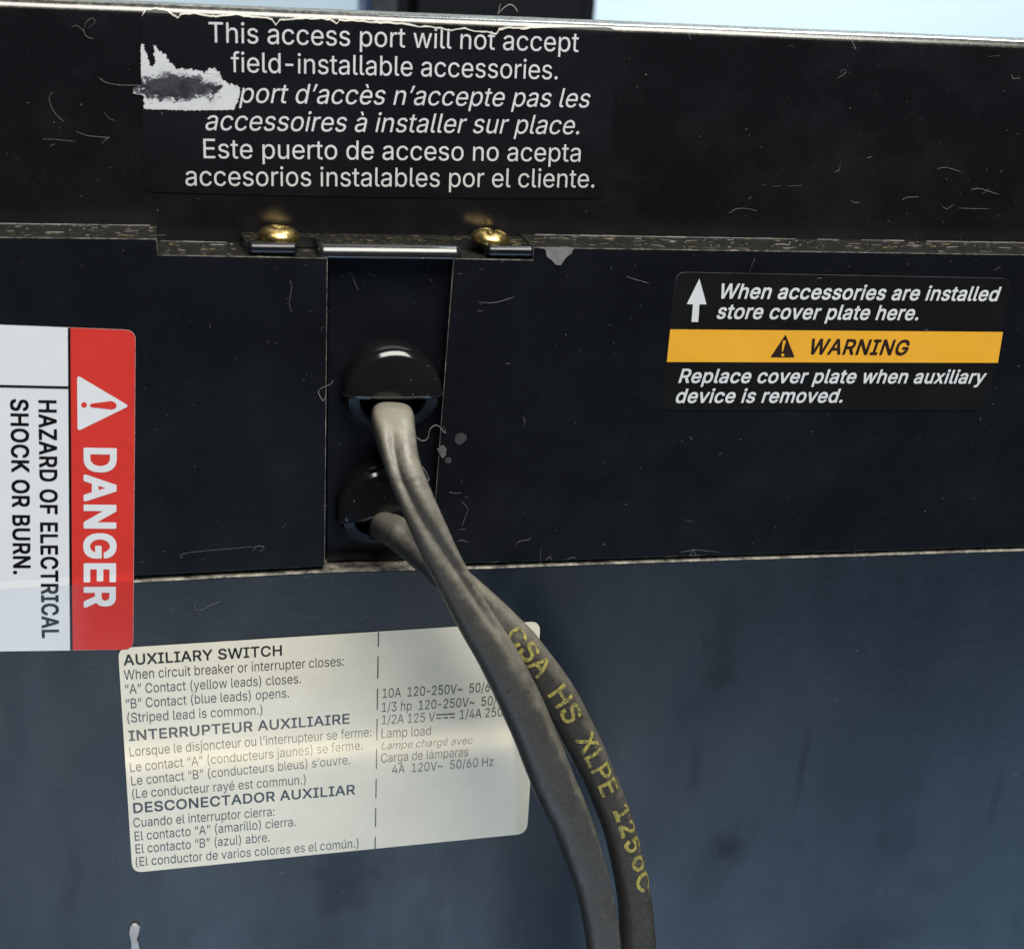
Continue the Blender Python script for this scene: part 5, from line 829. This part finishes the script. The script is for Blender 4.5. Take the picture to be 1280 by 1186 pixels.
def cable(name, knots, label, mtl, flat, groove):
    """knots: (u, v, depth in front of the middle panel in mm, width px)"""
    P = [on_y(u, v, -d/1000) for u, v, d, w in knots]
    n = 10; path = catmull(P, n)
    W = []
    for i in range(len(path)):
        t = i/n; k = min(int(t), len(knots)-2); W.append(knots[k][3]+(knots[k+1][3]-knots[k][3])*(t-k))
    Nn = Vector((0, 0, 1)); frames = []; s = 0.0
    for i, p in enumerate(path):
        T = (path[min(i+1, len(path)-1)]-path[max(i-1, 0)]).normalized()
        Nn = (Nn-T*Nn.dot(T)).normalized()
        if T.y > -0.75:
            want = Vector((0, -1, 0)); want = (want-T*want.dot(T)).normalized()
            Nn = Nn.lerp(want, 0.25).normalized(); Nn = (Nn-T*Nn.dot(T)).normalized()
        B = T.cross(Nn)
        if i: s += (p-path[i-1]).length
        zc = (p-eye).dot(fwd)
        frames.append((p, Nn.copy(), B, W[i]/2*zc/FPX, s))
    bm = bmesh.new(); K = 48; rings = []
    tot = frames[-1][4]
    for p, n_, b_, r, s in frames:
        ring = []
        for k in range(K):
            a = 2*math.pi*k/K                    # 0 = towards N (front)
            d, cen, wid = groove(proj(p).y); ex = interp(proj(p).y, (530, 600), (0.68, 0.85))
            x, y = math.copysign(abs(math.sin(a))**ex, math.sin(a)), math.copysign(abs(math.cos(a))**ex, math.cos(a))*flat
            da = (a-cen+math.pi) % (2*math.pi)-math.pi
            q = 1-d*math.exp(-(da/wid)**2)
            lump = 1+0.025*noise.noise(p*160+Vector((k*0.0, 0, 0)))+0.012*noise.noise(Vector((s*900, a*1.2, 0)))
            ring.append(bm.verts.new(p+b_*(x*r*q*lump)+n_*(y*r*q*lump)))
        rings.append(ring)
    for a, b in zip(rings, rings[1:]):
        for k in range(K): bm.faces.new((a[k], b[k], b[(k+1) % K], a[(k+1) % K]))
    bmesh.ops.recalc_face_normals(bm, faces=bm.faces[:])
    o = bm_obj(name, bm, [mtl], None, smooth=True)
    o['label'] = label; o['category'] = 'cable'; o['group'] = 'sleeved cables leaving the access port'
    return o, frames
M_cab1 = cable_mat('grey_brown_sleeve', (0.051, 0.049, 0.045), (0.044, 0.042, 0.038), (0.15, 0.138, 0.108))
M_cab2 = cable_mat('dark_grey_sleeve', (0.038, 0.036, 0.033), (0.033, 0.031, 0.029), (0.14, 0.13, 0.105))
def interp(x, X, Y):
    if x <= X[0]: return Y[0]
    for a, b, c, d in zip(X, X[1:], Y, Y[1:]):
        if x <= b: return c+(d-c)*(x-a)/(b-a)
    return Y[-1]
def g1(v):            # the seam between the two wires in the sleeve winds from left to right and fades
    return interp(v, (532, 556, 720, 800, 850, 930, 1200), (0, 0.30, 0.30, 0.12, 0, -0.13, -0.16)), -interp(v, (545, 600, 650, 720, 800, 850, 930, 1100), (-0.25, -0.40, -0.15, 0.50, 0.85, 0.55, 0.60, 0.9)), 0.30
k1 = [(489, 527, -2.5, 46), (489.3, 524, 0.5, 50), (490.2, 524, 3.6, 54), (491.6, 531, 6.6, 54), (495, 548, 9.6, 49.5), (503, 581, 12.6, 45), (516, 615, 14.8, 44), (530.5, 648.5, 16.4, 44.5), (551, 694, 18, 44.5), (575, 740, 19.2, 45), (596, 778, 20, 47), (624, 824, 21, 51), (660, 898, 22, 54), (691, 975, 22.8, 54), (717, 1034, 23.4, 50), (742, 1113, 24.2, 44), (754.5, 1186, 25, 41), (763, 1290, 26, 41), (772, 1500, 27, 42), (776, 1850, 28, 42)]
cab1, fr1 = cable('cable', k1, 'grey brown sleeved cable from the upper bushing, lying in front of the other cable', M_cab1, 0.80, g1)
def g2(v): return interp(v, (640, 670, 760, 800), (0, 0.16, 0.12, 0)), -0.3, 0.35
k2 = [(480, 658, -2.5, 38), (481, 657, 0.0, 40), (484, 658, 2.4, 42), (493, 663.5, 4.6, 43), (507, 673, 6.4, 43), (530, 692, 8.4, 44), (566, 726, 10.4, 45), (602, 759, 11.5, 46), (634, 790, 12.2, 48), (657, 816, 12.8, 49), (697, 871, 13.5, 49), (728, 928, 14.2, 46), (752, 978, 14.8, 42), (774, 1036, 15.6, 40), (791.5, 1113, 16.6, 42), (797.5, 1186, 17.6, 45), (801, 1290, 19, 45), (805, 1500, 20, 45), (806, 1850, 21, 45)]
cab2, fr2 = cable('cable', k2, 'dark grey sleeved cable from the lower bushing with worn yellow print', M_cab2, 0.92, g2)
# worn yellow print, wrapped on the second cable
m_y, nt_, b_ = mat('worn_yellow_ink', (0.42, 0.37, 0.05), 0.6)
c = mix(nt_, ramp(nt_, noise_tex(nt_, coords(nt_), 1400, 5, 0.8), [(0.43, 0.0), (0.60, 1.0)]), (0.36, 0.315, 0.065), (0.085, 0.078, 0.045))
nt_.links.new(c, b_.inputs['Base Color'])
def frame_at(fr, s):
    for a, b in zip(fr, fr[1:]):
        if a[4] <= s <= b[4]:
            t = (s-a[4])/max(1e-9, b[4]-a[4])
            return a[0].lerp(b[0], t), a[1].lerp(b[1], t).normalized(), a[2].lerp(b[2], t).normalized(), a[3]+(b[3]-a[3])*t
    return fr[-1][:4]
def s_at_v(fr, v):
    for a, b in zip(fr, fr[1:]):
        va, vb = proj(a[0]).y, proj(b[0]).y
        if va <= v <= vb: return a[4]+(b[4]-a[4])*(v-va)/(vb-va)
    return fr[-1][4]
def cable_text(s, v0, v1, ang0, hgt):
    vv, ff, xa, xb = text_mesh(s, 'bold', 0)
    sa, sb = s_at_v(fr2, v0), s_at_v(fr2, v1)
    bm = bmesh.new()
    vl = [bm.verts.new((sa+(x-xa)/(xb-xa)*(sb-sa), y, 0)) for x, y in vv]
    for f in ff:
        try: bm.faces.new([vl[i] for i in f])
        except ValueError: pass
    for y in (0.2, 0.4, 0.6, 0.8):
        bmesh.ops.bisect_plane(bm, geom=bm.verts[:]+bm.edges[:]+bm.faces[:], dist=1e-7, plane_co=(0, y, 0), plane_no=(0, 1, 0))
    n = 14
    for i in range(1, n):
        bmesh.ops.bisect_plane(bm, geom=bm.verts[:]+bm.edges[:]+bm.faces[:], dist=1e-7, plane_co=(sa+(sb-sa)*i/n, 0, 0), plane_no=(1, 0, 0))
    bmesh.ops.triangulate(bm, faces=bm.faces[:])
    for v in bm.verts:
        p, n_, b_, r = frame_at(fr2, v.co.x)
        a = ang0+SIDE*(v.co.y-0.5)*hgt/r
        lump = 1.035+0.025*noise.noise(p*160)
        v.co = p+b_*(math.copysign(abs(math.sin(a))**0.85, math.sin(a))*r*lump)+n_*(math.cos(a)**0.85*0.92*r*lump)
    return bm
SIDE = 1.0
def right_side(fr):   # does +B point to the right in the picture?
    p, n_, b_, r, s = fr[len(fr)*2//3]
    return 1.0 if proj(p+b_*0.001).x > proj(p).x else -1.0
SIDE = right_side(fr2)
bmA = bmesh.new()
for s, v0, v1, ang in (("CSA", 786, 836, 0.30), ("HS", 855, 893, 0.22), ("XLPE", 912, 985, 0.28), ("125", 1004, 1058, 0.50), ("oC", 1064, 1108, 0.62)):
    b2 = cable_text(s, v0, v1, ang*SIDE, 0.0028)
    me = bpy.data.meshes.new('tmp'); b2.to_mesh(me); b2.free(); bmA.from_mesh(me); bpy.data.meshes.remove(me)
o = bm_obj('lettering', bmA, [m_y], cab2)

# ------------------------------------------------------------------ lint, flecks, chips
def fibre(bm, pts, r):
    """a thin bent thread through world points"""
    path = catmull(pts, 4) if len(pts) > 2 else pts
    rings = []
    for i, p in enumerate(path):
        T = (path[min(i+1, len(path)-1)]-path[max(i-1, 0)]).normalized()
        A = T.cross(Vector((0.3, 1, 0.2))).normalized(); B = T.cross(A)
        k = r*(0.55 if i in (0, len(path)-1) else 1)
        rings.append([bm.verts.new(p+A*k*math.cos(a)+B*k*math.sin(a)) for a in (0, 2.09, 4.19)])
    for a, b in zip(rings, rings[1:]):
        for k in range(3): bm.faces.new((a[k], b[k], b[(k+1) % 3], a[(k+1) % 3]))
def surf_pt(u, v, kind, off):
    x, z = px(u, v, kind)
    return Vector((x, SURF[kind](x, z)-off, z))
bm = bmesh.new(); rnd = random.Random(21)
def kind_of(u, v):
    if v < 283: return 'up'
    if v < 325: return None
    if 405 < u < 566 and v < 715: return None
    lim = 722-(u-168)*0.034
    if v < lim-6: return 'mid'
    if v > lim+8: return 'low'
    return None
def on_label(u, v):
    return (170 < u < 775 and v < 250) or (822 < u < 1270 and 335 < v < 516) or (u < 175 and 400 < v < 818) or (140 < u < 682 and 770 < v < 1095)
Z1 = lambda x, y: (x/3.0476, y/3.0476)
Z4 = lambda x, y: (780+x/2.56, y/2.56)
Z9 = lambda x, y: (540+x/3.5556, 500+y/3.5556)
Z5 = lambda x, y: (280+x/2.909, 250+y/2.909)
Z6 = lambda x, y: (390+x/3.487, 400+y/3.487)
seen = [('up', [Z1(*p) for p in q], w_) for q, w_ in (
    (((272, 105), (290, 98), (318, 118), (330, 140), (358, 148)), .07), (((318, 118), (330, 85), (350, 70), (362, 85), (335, 108)), .07), (((200, 348), (188, 378), (205, 425), (243, 465)), .06),
    (((378, 296), (405, 315), (460, 325), (535, 325)), .06), (((160, 530), (220, 532), (288, 540)), .04), (((290, 502), (340, 518), (415, 524)), .06), (((385, 552), (400, 535), (420, 522)), .05), (((398, 428), (415, 450), (438, 460)), .04))]
seen += [('up', [Z4(*p) for p in q], w_) for q, w_ in (
    (((335, 683), (360, 668), (395, 668), (425, 675)), .07), (((475, 598), (500, 594)), .05), (((522, 596), (568, 593)), .06), (((672, 552), (688, 543), (692, 522)), .07), (((690, 535), (685, 552)), .05),
    (((682, 252), (700, 240), (712, 228), (700, 222), (690, 235)), .06), (((890, 640), (905, 632), (942, 630)), .06), (((1003, 540), (1030, 536), (1078, 550)), .07), (((1110, 606), (1140, 604), (1165, 612), (1198, 622)), .07),
    (((1145, 622), (1168, 605)), .06), (((1015, 655), (1030, 668), (1055, 655)), .05), (((1068, 666), (1120, 668), (1170, 668)), .05), (((1160, 535), (1162, 550)), .06), (((725, 640), (735, 648), (752, 648)), .07), (((1240, 240), (1245, 252), (1268, 250)), .07), (((1165, 182), (1200, 178)), .06), (((205, 85), (207, 110), (215, 130)), .06), (((735, 115), (730, 135), (742, 158), (728, 150)), .12), (((525, 145), (545, 150)), .06))]
seen += [('mid', [Z9(*p) for p in q], w_) for q, w_ in (
    (((405, 72), (412, 98), (400, 122)), .05), (((75, 408), (105, 413), (130, 412)), .06), (((130, 448), (155, 475), (158, 488), (140, 540), (132, 560)), .06), (((145, 430), (160, 432)), .07), (((120, 574), (150, 573)), .06), (((115, 625), (135, 622), (158, 632)), .07),
    (((372, 655), (385, 628), (432, 618), (438, 602)), .06), (((483, 655), (482, 735)), .06), (((505, 712), (520, 695), (535, 710)), .06), (((515, 712), (530, 682)), .05), (((1148, 692), (1160, 660), (1172, 690)), .07), (((1140, 690), (1190, 688)), .07), (((1030, 697), (1090, 692)), .05), (((1120, 530), (1160, 540)), .04), (((265, 722), (300, 715)), .07), (((600, 706), (630, 696), (640, 708)), .06), (((1105, 185), (1117, 182)), .07), (((855, 464), (868, 463)), .08), (((758, 638), (770, 641)), .1))]
seen += [('mid', [Z5(*p) for p in q], w_) for q, w_ in ((((238, 290), (246, 315), (238, 370), (245, 408)), .05), (((930, 372), (985, 372), (1055, 353)), .06), (((920, 368), (935, 380)), .06), (((922, 402), (942, 402)), .08), (((850, 268), (865, 268)), .08), (((350, 475), (362, 458)), .06))]
seen += [('slot', [Z5(*p) for p in q], w_) for q, w_ in ((((438, 260), (462, 268), (475, 300), (487, 325)), .05), (((525, 262), (535, 272), (555, 272)), .05), (((740, 250), (752, 215), (788, 208)), .06))]
seen += [('mid', [(u, v) for u, v in q], w_) for q, w_ in ((((783, 345), (790, 348), (811, 354)), .06), (((937, 340), (941, 328), (944, 323)), .06), (((1243, 338), (1250, 333)), .07), (((225, 697), (237, 690), (330, 682)), .04), (((316, 688), (322, 682), (330, 684), (324, 690)), .07), (((352, 660), (358, 654)), .07), (((1067, 700), (1068, 690), (1072, 698)), .10), (((1080, 700), (1081, 690)), .10), (((850, 690), (870, 687), (900, 690)), .05))]
seen += [('low', q, w_) for q, w_ in ((((243, 752), (244, 760), (252, 762), (262, 756), (276, 751)), .06), (((212, 761), (217, 763)), .08), (((450, 776), (456, 770), (468, 772), (474, 777)), .06), (((382, 771), (395, 772)), .05), (((235, 1149), (240, 1143)), .07), (((347, 1092), (356, 1089)), .07), (((702, 1020), (705, 1026)), .05), (((870, 925), (872, 933)), .06), (((1103, 942), (1106, 955)), .05), (((735, 748), (741, 752)), .05), (((413, 722), (419, 728)), .05))]
for kd, pts, rr in seen:
    fibre(bm, [surf_pt(u, v, kd, 0.00006+0.00005*(i % 2)) for i, (u, v) in enumerate(pts)], rr/1000*0.33)
# a long fibre caught on the slot's edge, and one on the top edge
fibre(bm, [on_y(*Z6(*p), -0.0006) for p in ((455, 510), (480, 526), (505, 515), (515, 475), (540, 458), (562, 470), (572, 485), (583, 490), (572, 460))], 0.00006)
fibre(bm, [on_y(*Z6(*p), -0.0004) for p in ((92, 262), (80, 280), (40, 298), (28, 315), (48, 352), (60, 330))], 0.00004)
fibre(bm, [on_y(*Z6(*p), -0.0030) for p in ((468, 630), (490, 650), (510, 695), (500, 700))], 0.00006)
fibre(bm, [on_y(u, v, DEEP+RAD) for u, v in ((623, 19), (624, 11), (626, 5))], 0.00007)
fibre(bm, [on_y(u, v, DEEP+RAD) for u, v in ((622, 18), (630, 10), (638, 6), (644, 10), (647, 15))], 0.00007)
# loose short threads and flecks over the whole face
for i in range(330):
    u, v = rnd.uniform(0, 1280), rnd.uniform(20, 1180)
    kd = kind_of(u, v)
    if kd is None or on_label(u, v) and rnd.random() < 0.75: continue
    if kd == 'low' and rnd.random() < 0.78: continue
    if v < 66+u*0.04-30: continue
    L_ = rnd.choice((0.8, 1.2, 1.8, 2.5, 6)); a = rnd.uniform(0, 6.28)
    pts = [(u+L_*math.cos(a)*t+rnd.uniform(-.8, .8), v+L_*math.sin(a)*t*0.6+rnd.uniform(-.6, .6)) for t in (0, 0.5, 1)]
    off = 0.00022 if on_label(u, v) else 0.00005
    fibre(bm, [surf_pt(p[0], p[1], kd, off) for p in pts], rnd.choice((0.000015, 0.00002, 0.00003)))
# threads and grit on the ledge
for i in range(170):
    u = rnd.uniform(0, 1280); y = rnd.uniform(0.0006, DEEP-0.0004)
    z = None
    if 196 < u < 668:
        if 300 < u: continue
        z = on_y(200, 318.5).z+(on_y(409, 322.5).z-on_y(200, 318.5).z)*(u-200)/209
    elif u <= 196: z = on_y(0, 296.4).z+(on_y(196, 298.5).z-on_y(0, 296.4).z)*u/196
    else: z = on_y(666.5, 309.2).z+(on_y(1280, 318.4).z-on_y(666.5, 309.2).z)*(u-666.5)/613.5
    x = on_y(u, 300, y).x; L_ = rnd.choice((0.0003, 0.0005, 0.001, 0.0022)); a = rnd.gauss(0, 0.35)
    fibre(bm, [Vector((x+L_*t*math.cos(a), min(DEEP-0.0002, y+L_*t*math.sin(a)), z+0.00008+rnd.uniform(0, 0.0001))) for t in (0, 0.5, 1)], rnd.choice((0.00002, 0.000035, 0.00006)))
# dust packed in the corner where the ledge meets the upper panel
for (ua, va), (ub, vb) in (((-60, 282), (197, 286)), ((668, 296), (1340, 305.5)), ((200, 302.5), (302, 303.5))):
    n_ = int((ub-ua)/9); prev = []
    for k in range(n_+1):
        u = ua+(ub-ua)*k/n_
        prev.append(u)
        if len(prev) == 4:
            y = DEEP-0.0001
            if va < 290: zz = lambda u_: on_y(0, 296.4).z+(on_y(196, 298.5).z-on_y(0, 296.4).z)*u_/196
            elif ua > 600: zz = lambda u_: on_y(666.5, 309.2).z+(on_y(1280, 318.4).z-on_y(666.5, 309.2).z)*(u_-666.5)/613.5
            else: zz = lambda u_: on_y(200, 318.5).z+(on_y(409, 322.5).z-on_y(200, 318.5).z)*(u_-200)/209
            if rnd.random() < 0.92: fibre(bm, [Vector((on_y(q, va, y).x, y-rnd.uniform(0, 0.00015), zz(q)+0.00004)) for q in prev], rnd.uniform(0.00003, 0.00008))
            prev = [u]
lint = bm_obj('lint', bm, [M_lint]); lint['kind'] = 'stuff'
lint['label'] = 'pale lint threads and dust flecks scattered over the black housing'; lint['category'] = 'lint'

m_chip = printed('grey_residue', (0.22, 0.215, 0.21), 0.7, 0.35)
o = sheet('chip', jag([Z5(*p) for p in ((1140, 172), (1272, 172), (1262, 195), (1240, 212), (1225, 236), (1205, 234), (1190, 218), (1172, 205), (1168, 180))], 0.5, 3, 3), 'mid', [m_chip, m_chip], root, off=0.00016, thick=0.00016)
o['label'] = 'pale grey chip on the edge below the ledge, right of the screws'
m_spot = printed('grey_spot', (0.045, 0.045, 0.046), 0.7, 0.35)
for (u, v, r_) in ((575.5, 548, 7.0), (560, 575, 4)):
    sheet('residue_spot', jag([(u+r_*(1+0.35*noise.noise(Vector((math.cos(a)*1.3, math.sin(a)*1.3, u))))*math.cos(a), v+r_*(1+0.35*noise.noise(Vector((math.cos(a)*1.3, math.sin(a)*1.3, u))))*math.sin(a)) for a in [R(20*i) for i in range(18)]], 0.4, 1.2, int(u)), 'mid', [m_spot, m_spot], root, off=0.00004, thick=0.00004)
sheet('residue_spot', jag([(546, 561), (553, 556), (558, 561), (557, 568), (553, 573), (549, 566)], 0.6, 3, 9), 'mid', [printed('dim_grey_residue', (0.11, 0.11, 0.11), 0.7, 0.35)]*2, root, off=0.0003, thick=0.0003)
drip = [(163, 1158), (166, 1154), (171, 1153.5), (174, 1157), (173, 1165), (171, 1172), (174, 1182), (177, 1200), (168, 1200), (165, 1184), (163.5, 1172), (162, 1164)]
m_wp = printed('dried_white_paint', (0.50, 0.49, 0.48), 0.6, 0.2)
o = sheet('paint_drip', jag(drip, 0.6, 3, 4), 'low', [m_wp, m_wp], root, off=0.0006, thick=0.0006)
o['label'] = 'dried white drip of paint on the bottom edge of the lower panel'
